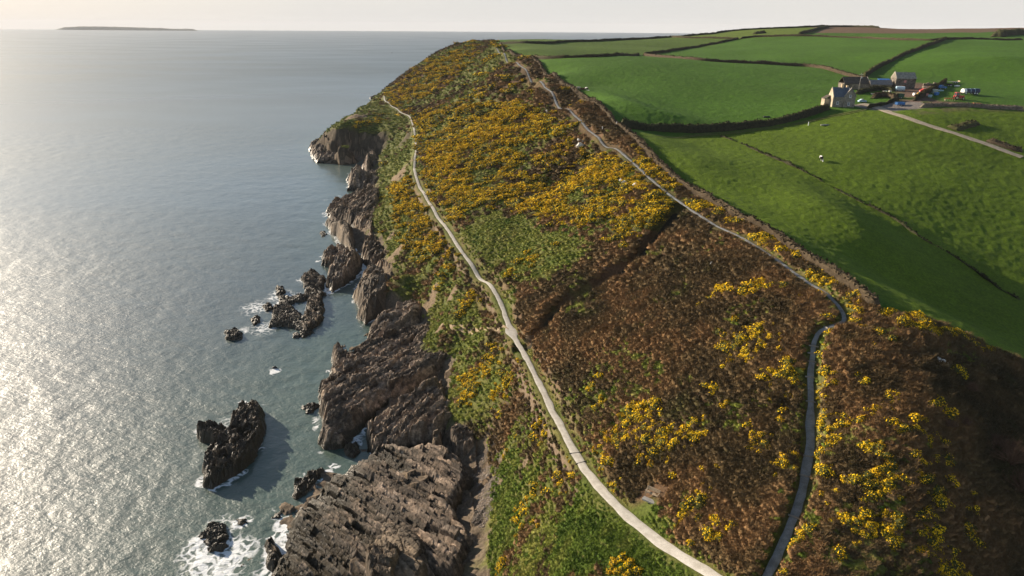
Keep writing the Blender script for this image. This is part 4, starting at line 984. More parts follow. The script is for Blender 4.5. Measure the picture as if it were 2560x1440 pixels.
bank('field_hedgebank', 'straight dark hedgebank below the topmost seaward field, meeting the ridge path', [(1312,147),(1350,145),(1400,144),(1450,142),(1500,141),(1550,139),(1596,136)], 1.5, 1.9, M_BANK, group=HB, seed=2, step=1.6, bushy=.3)
bank('field_hedgebank', 'dark hedgebank climbing from the field corner gap to the small scrub patch', [(1609,136),(1650,131),(1700,124),(1750,117),(1800,108),(1845,98)], 1.5, 1.9, M_BANK, group=HB, seed=3, step=1.6, bushy=.3)
bank('field_hedgebank', 'long hedgebank running from the field corner gap down to the farm', [(1611,137),(1660,143),(1740,151),(1850,159),(1960,163),(2030,166),(2085,179),(2140,194),(2168,202)], 1.4, 1.8, M_BANKB, group=HB, seed=4, step=1.2, bushy=.6)
bank('skyline_hedgebank', 'thin dark hedgebank drawn along the skyline of the top fields', [(1246,110),(1330,109),(1420,106),(1500,104),(1560,101),(1640,97),(1700,93),(1760,87),(1830,78),(1900,72),(1980,68),(2060,67),(2130,68),(2200,71)], 1.7, 2.2, M_SCRUB, group=HB, seed=5, step=2.5, bushy=.2)
bank('field_hedgebank', 'faint hedgebank just under the skyline between two top fields', [(1650,95),(1700,95),(1760,96),(1846,98)], 1.5, 2.2, M_BANK, group=HB, seed=6, step=2)
bank('field_hedgebank', 'short curved hedgebank beside the ploughed field on the skyline', [(1997,88),(2020,82),(2040,76),(2070,69)], 2.2, 2.6, M_SCRUB, group=HB, seed=7, step=2)
bank('field_hedgebank', 'low scrubby hedgebank under the ploughed field and far pasture', [(1850,98),(1890,93),(1995,90),(2060,92),(2150,97),(2250,101),(2330,103),(2365,100),(2450,99),(2556,99)], 1.4, 2.0, M_BANK, group=HB, seed=8, step=2)
bank('field_hedgebank', 'shadowed hedgebank running uphill straight behind the farm', [(2160,193),(2180,178),(2200,166),(2230,151),(2280,129),(2330,113),(2365,100)], 1.8, 1.9, M_BANK, group=HB, seed=9, step=1.4, bushy=.3)
bank('field_hedgebank', 'tall dark hedgebank curving below the big field to the cottage', [(1545,318),(1590,321),(1660,327),(1740,330),(1800,327),(1860,320),(1930,310),(1990,296),(2040,282),(2072,272)], 2.3, 2.1, M_SCRUB, group=HB, seed=10, step=.9, bushy=1.2)
bank('rush_line', 'thin dark broken line of rushes across the near field', [(1800,340),(1850,358),(1900,380),(1960,405),(2050,450),(2140,500),(2230,545),(2310,600),(2400,650),(2480,705),(2555,752)], .26, .5, M_SCRUB, cat='rushes', seed=11, step=.6, bushy=.7, rag=3.2)
bank('yard_wall', 'rough low stone wall in front of the red tractor', [(2300,270),(2350,268),(2400,268),(2460,272),(2510,275),(2557,278)], 1.1, 1.3, M_STONEB, cat='wall', seed=12, step=.6, bushy=.8)
bank('drive_wall', 'dark garden wall along the gravel entrance of the farm', [(2168,271),(2190,268),(2215,262),(2245,254)], 1.4, .8, M_SCRUB, cat='wall', seed=13, step=.6)
bank('clipped_hedge', 'narrow sunlit hedge slanting across the cluttered yard', [(2285,256),(2310,243),(2330,229),(2350,215),(2364,206)], 1.8, 1.2, M_BANK, cat='hedge', seed=14, step=.6, bushy=1.5, rag=.3)
bank('garden_hedge', 'brambly brown hedge between the cottage lawn and the yard', [(2180,250),(2200,246),(2225,247),(2240,252)], 1.6, 2.4, M_BANKB, cat='hedge', seed=15, step=.5, bushy=2)
bank('garden_hedge', 'dark shrubbery below the long slate barn', [(2140,240),(2165,233),(2190,229),(2215,229),(2235,232)], 1.5, 2.2, M_SCRUB, cat='hedge', seed=16, step=.5, bushy=2)
bank('field_scrub', 'dark thicket at the edge of the far pasture', [(2490,92),(2520,88),(2556,86)], 4, 9, M_SCRUB, cat='thicket', seed=17, step=1.5, bushy=1.5, rag=.6)
bank('field_scrub', 'small dark scrub patch alone in the top pasture', [(1885,86),(1900,84),(1915,83)], 2, 4, M_SCRUB, cat='thicket', seed=18, step=1, bushy=1)
bank('field_scrub', 'brown scrub with a gorse tuft beside the stony farm track', [(2470,352),(2510,366),(2530,372),(2556,378)], 1.0, 3, M_BANKB, cat='thicket', seed=19, step=.7, bushy=1.5, rag=.7)
bank('field_mound', 'shadowed grassy mound in the small field above the farm track', [(2380,322),(2410,316),(2440,310)], .9, 4, M_BANK, cat='mound', seed=20, step=.7, bushy=1)

# ------------------------------------------------------------------ small solid builder
class MB:
    def __init__(s): s.V = []; s.F3 = []; s.F4 = []
    def add(s, V, F):
        k = len(s.V); s.V += [tuple(map(float, v)) for v in V]
        for f in F:
            f = [k + i for i in f]
            if len(f) == 4: s.F4.append(f)
            elif len(f) == 3: s.F3.append(f)
            else:
                for i in range(1, len(f) - 1): s.F3.append([f[0], f[i], f[i + 1]])
        return s
    def box(s, x0, x1, y0, y1, z0, z1, taper=0.0):
        t = taper
        return s.add([(x0, y0, z0), (x1, y0, z0), (x1, y1, z0), (x0, y1, z0), (x0 + t, y0 + t, z1), (x1 - t, y0 + t, z1), (x1 - t, y1 - t, z1), (x0 + t, y1 - t, z1)],
                     [(0, 3, 2, 1), (4, 5, 6, 7), (0, 1, 5, 4), (1, 2, 6, 5), (2, 3, 7, 6), (3, 0, 4, 7)])
    def prism(s, P, a, b, axis='y'):
        """profile P swept along an axis; P in the other two coordinates"""
        m = {'y': lambda p, t: (p[0], t, p[1]), 'x': lambda p, t: (t, p[0], p[1]), 'z': lambda p, t: (p[0], p[1], t)}[axis]
        n = len(P); V = [m(p, a) for p in P] + [m(p, b) for p in P]
        return s.add(V, [tuple(range(n))[::-1], tuple(range(n, 2 * n))] + [(i, (i + 1) % n, n + (i + 1) % n, n + i) for i in range(n)])
    def cyl(s, c, r, L, axis='z', n=14, r2=None):
        r2 = r if r2 is None else r2; V = []
        for k, rr in ((0, r), (L, r2)):
            for i in range(n):
                a = 2 * math.pi * i / n; u, v = rr * math.cos(a), rr * math.sin(a)
                V.append({'z': (c[0] + u, c[1] + v, c[2] + k), 'x': (c[0] + k, c[1] + u, c[2] + v), 'y': (c[0] + u, c[1] + k, c[2] + v)}[axis])
        return s.add(V, [tuple(range(n))[::-1], tuple(range(n, 2 * n))] + [(i, (i + 1) % n, n + (i + 1) % n, n + i) for i in range(n)])
    def tube(s, P, r, n=7):
        P = [Vector(p) for p in P]; V = []
        for i, p in enumerate(P):
            t = (P[min(i + 1, len(P) - 1)] - P[max(i - 1, 0)]).normalized(); u = t.orthogonal().normalized(); w = t.cross(u)
            rr = r[i] if hasattr(r, '__len__') else r
            V += [p + u * rr * math.cos(2 * math.pi * k / n) + w * rr * math.sin(2 * math.pi * k / n) for k in range(n)]
        F = [(i * n + k, i * n + (k + 1) % n, (i + 1) * n + (k + 1) % n, (i + 1) * n + k) for i in range(len(P) - 1) for k in range(n)]
        return s.add(V, F + [tuple(range(n))[::-1], tuple((len(P) - 1) * n + k for k in range(n))])
    def blob(s, c, R, n=10, m=6, jit=.12, seed=0, flat=False):
        rg = random.Random(seed); V = []
        for j in range(m + 1):
            p = -math.pi / 2 + math.pi * j / m
            if flat: p = max(p, -.15)
            for i in range(n):
                a = 2 * math.pi * i / n; b = 1 + rg.uniform(-jit, jit)
                V.append((c[0] + R[0] * b * math.cos(p) * math.cos(a), c[1] + R[1] * b * math.cos(p) * math.sin(a), c[2] + R[2] * b * math.sin(p)))
        return s.add(V, [(j * n + i, j * n + (i + 1) % n, (j + 1) * n + (i + 1) % n, (j + 1) * n + i) for j in range(m) for i in range(n)])
    def build(s, name, mat, parent=None, smooth=False, bevel=0.0, label=None):
        o = mesh_np(name, np.array(s.V), [np.array(f) for f in (s.F4, s.F3) if f], [mat], parent, smooth)
        bm = bmesh.new(); bm.from_mesh(o.data); bmesh.ops.recalc_face_normals(bm, faces=bm.faces); bm.to_mesh(o.data); bm.free()
        if bevel:
            b = o.modifiers.new('bevel', 'BEVEL'); b.width = bevel; b.segments = 2; b.limit_method = 'ANGLE'
        if label: o['label'] = label
        return o
def root(name, label, cat, px, py, yaw=0.0, group=None, sink=0.0, at=None):
    e = bpy.data.objects.new(name, None); COL.objects.link(e); e.empty_display_size = .5
    p = hit([px], [py])[0] if at is None else np.array(at, float)
    e.location = (p[0], p[1], float(terrain_z(np.array([p[0]]), np.array([p[1]]))[0]) - sink if at is None else p[2]); e.rotation_euler = (0, 0, yaw)
    if name in ('stone_cottage', 'tall_barn', 'long_barn', 'stone_shed', 'tarpaulin_shed', 'hut', 'water_tank'): e.scale = (.80, .80, .84)
    return tag(e, label, cat, group)

# ------------------------------------------------------------------ materials of the farm
def mat_masonry(name, a, b, mortar, scale=2.2):
    t = NT(name); mp = t.n('ShaderNodeTexCoord'); v = t.n('ShaderNodeTexVoronoi'); v.inputs['Scale'].default_value = scale
    mm = t.n('ShaderNodeMapping'); mm.inputs['Scale'].default_value = (1, 1, 1.8); t.l(mp.outputs['Object'], mm.inputs[0]); t.l(mm.outputs[0], v.inputs['Vector'])
    sp = t.n('ShaderNodeSeparateColor'); t.l(v.outputs['Color'], sp.inputs[0])
    k = t.ramp(sp.outputs[0], [(.1, a), (.9, b)])
    v2 = t.n('ShaderNodeTexVoronoi'); v2.feature = 'DISTANCE_TO_EDGE'; v2.inputs['Scale'].default_value = scale; t.l(mm.outputs[0], v2.inputs['Vector'])
    k = t.mix(t.rng(v2.outputs['Distance'], .06, .0), k, mortar)
    k = t.mix(1.0, k, t.ramp(t.noise(.7, 5), [(.3, (.75, .75, .75)), (.7, (1.2, 1.2, 1.2))]), 'MULTIPLY')
    t.base(k, .9, .15); t.bump(v2.outputs['Distance'], .5, .05); return t.m
M_WALL = mat_masonry('cottage_stone', (.17, .15, .125), (.30, .265, .215), (.24, .215, .18))
M_WALL_LIT = mat_masonry('cottage_stone_sunlit', (.32, .26, .19), (.46, .38, .28), (.42, .36, .28))  # the cottage stone again, lightened: sunlight on the left side put into the colour
M_BARN = mat_masonry('barn_stone', (.10, .085, .07), (.22, .185, .15), (.07, .06, .05), 1.8)
M_BARNL = mat_masonry('barn_pale_stone', (.20, .165, .12), (.34, .28, .21), (.14, .115, .09), 1.8)
M_SLATE = plain('blue_slate', (.085, .105, .135), .55, .4, .35, 2.5); M_SLATEG = plain('grey_slate', (.17, .165, .165), .7, .3, .3, 2.0)
M_LICHEN = plain('lichened_slate', (.26, .245, .20), .85, .2, .35, 1.2); M_ROOFD = plain('dark_brown_roof', (.085, .07, .055), .85, .2, .4, 1.2)
M_COPING = plain('gable_coping', (.40, .35, .28), .85, .2, .15, 3); M_CHIM = plain('chimney_render', (.50, .38, .24), .9, .1, .2, 2)
M_GLASS = plain('window_glass', (.05, .07, .09), .08, .6, .1, 2); M_WHITE = plain('white_paint', (.78, .78, .76), .5, .4, .06, 2); M_PALEB = plain('pale_blue_paint', (.42, .60, .70), .45, .4, .12, 2)
M_BLUE = plain('blue_paint', (.03, .16, .42), .45, .4, .2, 2); M_TARP = plain('blue_tarpaulin', (.03, .15, .45), .6, .3, .2, 1.5); M_RED = plain('red_paint', (.50, .05, .035), .4, .4, .2, 2)
M_GREENP = plain('green_paint', (.035, .11, .07), .5, .4, .2, 2); M_NAVY = plain('navy_cover', (.014, .02, .06), .35, .5, .3, 1.5); M_SILV = plain('galvanised_steel', (.55, .60, .62), .4, .5, .15, 2, .4)
M_RUB = plain('tyre_rubber', (.02, .02, .02), .85, .2, .2, 4); M_RIM = plain('cream_wheel', (.62, .52, .32), .6, .3, .1, 4); M_RUST = plain('rust', (.20, .075, .035), .9, .1, .4, 3); M_ORANGE = plain('orange_clay', (.55, .20, .09), .8, .2, .2, 2)
M_WOOD = plain('weathered_wood', (.40, .31, .21), .85, .15, .3, 6); M_POLE = plain('grey_pole', (.30, .27, .23), .85, .15, .2, 3); M_PALEC = plain('concrete', (.30, .29, .27), .9, .15, .15, 2); M_YEL = plain('yellow_paint', (.70, .42, .07), .5, .4, .12, 2)
M_SAGE = plain('sage_canvas', (.30, .34, .28), .8, .2, .15, 2); M_CREAM = plain('cream_paint', (.62, .55, .40), .6, .3, .12, 2); M_PINK = plain('faded_red', (.60, .27, .22), .7, .2, .2, 2); M_CHAR = plain('charcoal', (.03, .03, .033), .6, .3, .3, 2)

def gable_x(mb, x0, x1, y0, y1, he, hr, zb=-2.0):      # ridge along x
    return mb.prism([(y0, zb), (y1, zb), (y1, he), ((y0 + y1) / 2, hr), (y0, he)], x0, x1, 'x')
def gable_y(mb, x0, x1, y0, y1, he, hr, zb=-2.0):      # ridge along y, gable to the front
    return mb.prism([(x0, zb), (x1, zb), (x1, he), ((x0 + x1) / 2, hr), (x0, he)], y0, y1, 'y')
def roof_x(mb, x0, x1, y0, y1, he, hr, o=.25, t=.16, lift=.03):
    ym = (y0 + y1) / 2; s = (hr - he) / (ym - y0)
    for a, b in ((y0 - o, ym), (y1 + o, ym)):
        za = he - s * o + lift; zb = hr + lift
        mb.prism([(a, za), (b, zb), (b, zb + t), (a, za + t)], x0, x1, 'x')
def roof_y(mb, x0, x1, y0, y1, he, hr, o=.25, t=.16, lift=.03):
    xm = (x0 + x1) / 2; s = (hr - he) / (xm - x0)
    for a, b in ((x0 - o, xm), (x1 + o, xm)):
        za = he - s * o + lift; zb = hr + lift
        mb.prism([(a, za), (b, zb), (b, zb + t), (a, za + t)], y0, y1, 'y')
def window(parent, x, z, w=.95, h=1.25, y=0.0):
    f = MB(); f.box(x - w / 2, x - w / 2 + .1, y - .06, y + .08, z, z + h).box(x + w / 2 - .1, x + w / 2, y - .06, y + .08, z, z + h).box(x - w / 2 + .1, x + w / 2 - .1, y - .06, y + .08, z + h - .1, z + h).box(x - w / 2 + .1, x + w / 2 - .1, y - .06, y + .08, z, z + .1).box(x - w / 2 + .1, x + w / 2 - .1, y - .05, y + .07, z + h / 2 - .04, z + h / 2 + .04)
    o = f.build('window', M_WHITE, parent); MB().box(x - w / 2 + .1, x + w / 2 - .1, y - .02, y + .02, z + .1, z + h - .1).build('pane', M_GLASS, o)
    MB().box(x - w / 2 - .1, x + w / 2 + .1, y - .14, y + .02, z - .14, z - .004).build('sill', M_WHITE, o)

# the stone cottage with a cross gable
h = root('stone_cottage', 'stone cottage with blue slate roof and sunlit left gable at the field edge', 'house', 2080, 268, rad(-3))
gable_x(MB(), 0, 5.6, 0, 6.2, 4.6, 8.2).build('wall', M_WALL, h)
gable_y(MB(), 5.0, 9.9, -.35, 6.0, 4.7, 8.0).build('wing_wall', M_WALL, h)
m = MB(); roof_x(m, .25, 7.4, 0, 6.2, 4.6, 8.2); m.build('roof', M_SLATE, h)
m = MB(); roof_y(m, 5.0, 9.9, -.12, 3.4, 4.7, 8.0); m.build('wing_roof', M_SLATE, h)
MB().prism([(-.02, -2), (6.22, -2), (6.22, 4.66), (3.1, 8.55), (-.02, 4.66)], -.16, .22, 'x').build('gable_wall', M_WALL_LIT, h)
m = MB(); m.prism([(4.72, 4.62), (7.45, 8.22), (7.45, 8.55), (4.72, 4.95)], -.48, -.14, 'y'); m.build('gable_coping', M_COPING, h)
m = MB(); m.prism([(10.15, 4.6), (7.46, 8.2), (7.46, 8.52), (10.15, 4.92)], -.47, -.15, 'y'); m.build('barge_board', M_SLATE, h)
m = MB(); m.box(4.0, 4.8, 2.7, 3.5, 7.4, 9.6).box(3.92, 4.88, 2.62, 3.58, 9.6, 9.8); m.build('chimney', M_CHIM, h)
m = MB(); m.box(7.0, 7.8, 4.6, 5.4, 7.2, 8.9).box(6.92, 7.88, 4.52, 5.48, 8.9, 9.05); m.build('chimney', M_CHIM, h)
window(h, 2.2, 1.3); window(h, 7.4, 4.3, .95, 1.1, -.35); window(h, 7.2, 1.0, 1.0, 1.3, -.35)
m = MB(); m.box(-2.6, -.17, 3.4, 7.5, -2, 3.2); m.build('outshut_wall', M_WALL_LIT, h)
m = MB(); m.prism([(-2.75, 3.23), (-.17, 4.6), (-.17, 4.8), (-2.75, 3.4)], 3.2, 7.7, 'y'); m.build('outshut_roof', M_ROOFD, h)
m = MB(); m.tube([(5.0, -.42, -.5), (5.0, -.42, 4.6)], .07); m.build('drainpipe', M_COPING, h)

# the tall barn
h = root('tall_barn', 'tall dark stone barn with lichened roof behind the yard', 'barn', 2236, 224, rad(-4))
gable_x(MB(), 0, 10.0, 0, 6.5, 5.0, 7.6).build('wall', M_BARN, h)
m = MB(); roof_x(m, .4, 10.2, 0, 6.5, 5.0, 7.6); m.build('roof', M_LICHEN, h)
MB().prism([(-.2, 4.9), (3.25, 7.75), (6.7, 4.9), (6.7, 5.3), (3.25, 8.2), (-.2, 5.3)], -.05, .38, 'x').build('gable_coping', M_COPING, h)
m = MB(); m.box(4.0, 5.2, -.1, .06, 2.9, 4.1); m.build('loft_hatch', M_PINK, h)
m = MB(); m.box(3.4, 5.4, -.08, .06, -.2, 1.7); m.build('door', M_RUST, h)
# the long low slate barn with its stone wing
h = root('long_barn', 'long low barn with pale grey slate roof between cottage and tall barn', 'barn', 2175, 226, rad(-5))
gable_x(MB(), 0, 10.6, 0, 4.6, 2.6, 4.4).build('wall', M_BARNL, h)
m = MB(); roof_x(m, -.3, 10.9, 0, 4.6, 2.6, 4.4, .35); m.build('roof', M_SLATEG, h)
h = root('stone_shed', 'stone shed with big dark brown roof behind the cottage chimneys', 'shed', 2128, 226, rad(-4))
gable_x(MB(), 0, 9.0, 0, 9.0, 2.9, 5.8).build('wall', M_BARNL, h)
m = MB(); roof_x(m, -4.0, 8.8, 0, 9.0, 2.9, 5.8, .3); m.build('roof', M_ROOFD, h)
m = MB(); m.prism([(-.35, 2.75), (4.5, 5.95), (4.5, 6.2), (-.35, 3.0)], 8.83, 9.1, 'x'); m.build('gable_coping', M_COPING, h)
MB().box(-4.0, -.02, .4, 8.6, -2, 2.9).build('lean_to_wall', M_BARN, h)
h = root('tarpaulin_shed', 'shed roofed in bright blue sheeting behind the long slate barn', 'shed', 2199, 211, rad(-3))
MB().box(.2, 6.0, 0, 3.6, -2, 2.0).build('wall', M_BARN, h)
MB().prism([(-.3, 2.0), (3.9, 3.0), (3.9, 3.15), (-.3, 2.15)], 0, 6.3, 'x').build('roof', M_TARP, h)

# ------------------------------------------------------------------ yard clutter
def wheel(parent, x, y, r, w, rim=None):
    o = MB().cyl((x, y - w / 2, r), r, w, 'y', 18).build('wheel', M_RUB, parent, bevel=r * .12)
    MB().cyl((x, y - w / 2 - .02, r), r * .58, w + .04, 'y', 14).build('rim', rim or M_SILV, o)
def trailer(name, label, px, py, yaw, L, Wd, H, mat, cat='trailer', zf=.55, flare=.12):
    t = root(name, label, cat, px, py, yaw)
    m = MB(); m.prism([(-Wd / 2 + flare, zf), (Wd / 2 - flare, zf), (Wd / 2, zf + H), (Wd / 2 - .08, zf + H), (Wd / 2 - flare - .06, zf + .1), (-Wd / 2 + flare + .06, zf + .1), (-Wd / 2 + .08, zf + H), (-Wd / 2, zf + H)], 0, L, 'x')
    m.box(0, .08, -Wd / 2 + .1, Wd / 2 - .1, zf, zf + H - .05).box(L - .08, L, -Wd / 2 + .1, Wd / 2 - .1, zf, zf + H - .05); m.build('body', mat, t)
    wheel(t, L * .5, -Wd / 2 + .05, .38, .22); wheel(t, L * .5, Wd / 2 - .05, .38, .22)
    MB().tube([(0, 0, .6), (-.7, 0, .55), (-1.3, 0, .5)], .06).build('drawbar', M_CHAR, t)
    return t
# red tractor with its mounted cultivator
t = root('tractor', 'old red tractor with cream wheels parked on bare earth', 'tractor', 2391, 252, rad(-4))
m = MB(); m.prism([(-.5, .75), (-.5, 1.5), (.45, 1.6), (2.3, 1.5), (2.45, 1.3), (2.45, .8), (1.6, .65)], -.38, .38, 'y'); m.build('body', M_RED, t, bevel=.06)
m = MB(); m.box(-.95, .55, -.72, .72, 2.55, 2.72); m.build('cab_roof', M_RED, t, bevel=.06)
m = MB()
for x, y in ((-.85, -.62), (-.85, .62), (.45, -.62), (.45, .62)): m.box(x - .05, x + .05, y - .05, y + .05, 1.3, 2.55)
m.build('cab_frame', M_RED, t)
m = MB(); m.box(-.83, .43, -.6, .6, 1.5, 2.52); m.build('cab_glass', M_GLASS, t)
for s in (-1, 1):
    m = MB(); m.prism([(-1.15, .9), (-.95, 1.6), (-.2, 1.72), (.25, 1.2), (.1, 1.15), (-.25, 1.58), (-.85, 1.5), (-1.05, .9)], s * .62 - .2, s * .62 + .2, 'y'); m.build('mudguard', M_RED, t)
    wheel(t, -.5, s * .85, .78, .42, M_RIM); wheel(t, 1.9, s * .72, .5, .3, M_RIM)
MB().tube([(1.3, .2, 1.5), (1.3, .2, 2.3)], .05).build('exhaust', M_CHAR, t)
t = root('cultivator', 'spiked cultivator hitched behind the red tractor', 'farm implement', 2369, 255, rad(-4))
m = MB(); m.box(-1.6, 1.9, -.07, .07, .75, .9).box(-1.6, 1.9, -1.0, -.86, .72, .86)
for x in np.linspace(-1.5, 1.8, 6): m.box(x - .05, x + .05, -.95, .05, .86, .96)
m.build('frame', M_RUST, t)
for x in np.linspace(-1.5, 1.8, 5): MB().tube([(x, -.9, .8), (x, -1.2, .5), (x, -1.0, .02)], .045).build('tine', M_CREAM, t)
MB().cyl((-1.3, -.6, .3), .3, .15, 'y', 12).build('gauge_wheel', M_RIM, t)
# covered trailer
t = root('covered_trailer', 'long navy covered trailer with white front end on the grass', 'trailer', 2405, 240, rad(3))
m = MB(); n = 12
P = [(-1.15, .8)] + [(1.15 * math.cos(a), 1.3 + .95 * math.sin(a)) for a in np.linspace(math.pi, 0, n)] + [(1.15, .8)]
m.prism(P, .9, 6.2, 'x'); m.build('cover', M_NAVY, t)
for x in (2.4, 4.2): MB().prism([(p[0] * 1.02, p[1] * 1.012) for p in P], x, x + .12, 'x').build('strap', M_PALEB, t)
MB().prism([(p[0] * .98, p[1] * .98) for p in P], -.25, .895, 'x').build('front', M_WHITE, t, bevel=.05)
m = MB(); m.box(-.2, 6.2, -.9, .9, .55, .795); m.build('chassis', M_CHAR, t)
for x in (.6, 4.2, 5.2):
    wheel(t, x, -1.0, .45, .25); wheel(t, x, 1.0, .45, .25)
# ribbed tank
t = root('water_tank', 'white ribbed tank lying beside the tall barn wall', 'tank', 2238, 231, rad(-14))
m = MB(); m.cyl((0, 0, 1.2), 1.1, 4.0, 'x', 20); m.build('drum', M_PALEB, t, smooth=False)
for x in np.linspace(.2, 3.4, 6): MB().cyl((x, 0, 1.2), 1.16, .22, 'x', 20).build('hoop', M_WHITE, t)
m = MB(); m.box(.4, .8, -.9, .9, -.4, .5).box(3.0, 3.4, -.9, .9, -.4, .5); m.build('cradle', M_CHAR, t)
trailer('tipping_trailer', 'bright blue tipping trailer at the corner of the gravel entrance', 2239, 266, rad(6), 3.0, 1.7, .9, M_BLUE)
trailer('box_trailer', 'dark green box trailer on the yard above the blue one', 2242, 250, rad(0), 2.2, 1.6, 1.3, M_GREENP)
trailer('flat_trailer', 'small charcoal trailer beside the faded paddling boat', 2368, 215, rad(8), 2.2, 1.4, .5, M_CHAR)
def car(name, label, px, py, yaw, body, roofm, L=3.9, sc=1.0):
    t = root(name, label, 'car', px, py, yaw); t.scale = (sc, sc, sc)
    P = [(0, .35), (L, .35), (L, .75), (L - .15, .92), (L - 1.05, .98), (L - 1.6, 1.42), (1.1, 1.46), (.45, 1.0), (0, .92)]
    MB().prism(P, -.8, .8, 'y').build('body', body, t, bevel=.06)
    MB().prism([(L - 1.12, 1.0), (L - 1.58, 1.36), (1.15, 1.40), (.62, 1.0)], -.815, .815, 'y').build('window', M_GLASS, t)
    MB().box(1.15, L - 1.65, -.72, .72, 1.44, 1.5).build('roof', roofm, t)
    for x in (.75, L - .8):
        for y in (-.78, .78): wheel(t, x, y, .31, .2)
    for y in (-.55, .55): MB().box(L - .02, L + .03, y - .15, y + .15, .68, .84).build('headlight', M_WHITE, t)
car('parked_car', 'pale blue car half hidden by the wall beside the cottage lawn', 2145, 258, rad(2), M_PALEB, M_WHITE, 3.7, .82)
car('scrap_car', 'rusty red car among the yard clutter', 2298, 234, rad(-8), M_RED, M_PINK, 3.6)
car('parked_car', 'blue car at the far end of the slanting hedge', 2344, 222, rad(4), M_BLUE, M_BLUE, 3.5)
# assorted gear
t = root('hut', 'sage green rounded hut beside the slanting hedge', 'hut', 2329, 237, rad(-12))
m = MB(); m.prism([(-1.0, 0)] + [(1.1 * math.cos(a), .7 + 1.1 * math.sin(a)) for a in np.linspace(math.pi, 0, 9)] + [(1.0, 0)], 0, 2.3, 'x'); m.build('shell', M_SAGE, t); MB().box(2.3, 2.36, -.45, .45, 0, 1.4).build('door', M_CHAR, t)
t = root('dinghy', 'pale blue dinghy lying near the blue car', 'boat', 2343, 231, rad(4))
m = MB(); m.prism([(-.6, 0), (.6, 0), (.75, .5), (.66, .5), (.52, .1), (-.52, .1), (-.66, .5), (-.75, .5)], 0, 2.2, 'x'); m.prism([(0, -.62), (.9, 0), (0, .62)], .02, .5, 'z'); m.build('hull', M_PALEB, t); MB().box(.6, .85, -.6, .6, .3, .36).build('thwart', M_WHITE, t)
t = root('paddling_boat', 'round red and white inflatable at the top of the yard', 'inflatable', 2387, 216, 0)
m = MB(); m.tube([(1.0 + .95 * math.cos(a), .65 * math.sin(a), .25) for a in np.linspace(0, 6.283, 15)], .25, 8); m.build('ring', M_WHITE, t, smooth=True); MB().cyl((1.0, 0, .12), .8, .16, 'z', 16).build('floor', M_PINK, t)
t = root('tub', 'pale blue plastic tub beneath the slanting hedge', 'tub', 2319, 247, rad(10))
m = MB(); m.cyl((.8, 0, 0), .6, .75, 'z', 14, .8); m.cyl((.8, 0, .75), .86, .08, 'z', 14); m.build('body', M_PALEB, t, bevel=.03)
t = root('bin', 'small blue bin in the shade of the sage green hut', 'bin', 2336, 242, rad(5))
m = MB(); m.box(0, 1.3, -.5, .5, 0, .9, -.08); m.build('body', M_BLUE, t); MB().prism([(-.62, .9), (.62, .9), (.5, 1.1), (-.5, 1.1)], -.06, 1.36, 'x').build('lid', M_TARP, t)
t = root('crate', 'faded red crate next to the pale blue tub', 'crate', 2312, 243, 0)
m = MB()
for z in (0, .28, .56): m.box(0, 1.1, -.45, -.39, z, z + .2).box(0, 1.1, .39, .45, z, z + .2).box(0, .06, -.39, .39, z, z + .2).box(1.04, 1.1, -.39, .39, z, z + .2)
m.build('slats', M_PINK, t); MB().box(.06, 1.04, -.39, .39, .02, .08).build('base', M_WOOD, t)
t = root('buoy', 'yellow mooring buoy with white top stored in the yard', 'buoy', 2296, 244, 0)
MB().blob((0, 0, .75), (.75, .75, .75), 14, 8, 0).build('float', M_YEL, t, smooth=True); MB().cyl((0, 0, 1.42), .22, .55, 'z', 10, .1).build('cap', M_WHITE, t)
t = root('wrapped_bale', 'white wrapped bale to the left of the yellow buoy', 'bale', 2285, 243, rad(20)); MB().cyl((-.6, 0, .55), .55, 1.2, 'x', 16).build('wrap', M_WHITE, t, bevel=.1); MB().cyl((.601, 0, .55), .3, .02, 'x', 12).build('end_fold', M_PALEC, t)
t = root('pallet_stack', 'orange stack of clay pipes behind the low yard wall', 'pipes', 2433, 266, rad(-4))
for j, n in enumerate((4, 3)):
    for i in range(n): MB().cyl((0, .22 * j / 1 + i * .44, .22 + .38 * j), .2, 2.6, 'x', 10).build('pipe', M_ORANGE, t)
t = root('flatbed', 'long pale flatbed trailer at the top edge of the yard', 'trailer', 2369, 207, rad(-1))
MB().box(0, 5.0, -.9, .9, .6, .75).build('bed', M_PALEC, t); MB().box(4.9, 5.0, -.9, .9, .75, 1.2).build('tailboard', M_WOOD, t)
for x in (3.0, 3.9):
    wheel(t, x, -.85, .36, .2); wheel(t, x, .85, .36, .2)
t = root('ruined_wall', 'broken stone enclosure wall behind the yard clutter', 'wall', 2308, 212, rad(-2))
m = MB(); rg = random.Random(4)
for i in range(9): m.box(i * .62, i * .62 + .6, -.25 + rg.uniform(-.05, .05), .25, -.5, 1.1 + rg.uniform(-.35, .3), .03)
m.build('stones', M_BARNL, t)
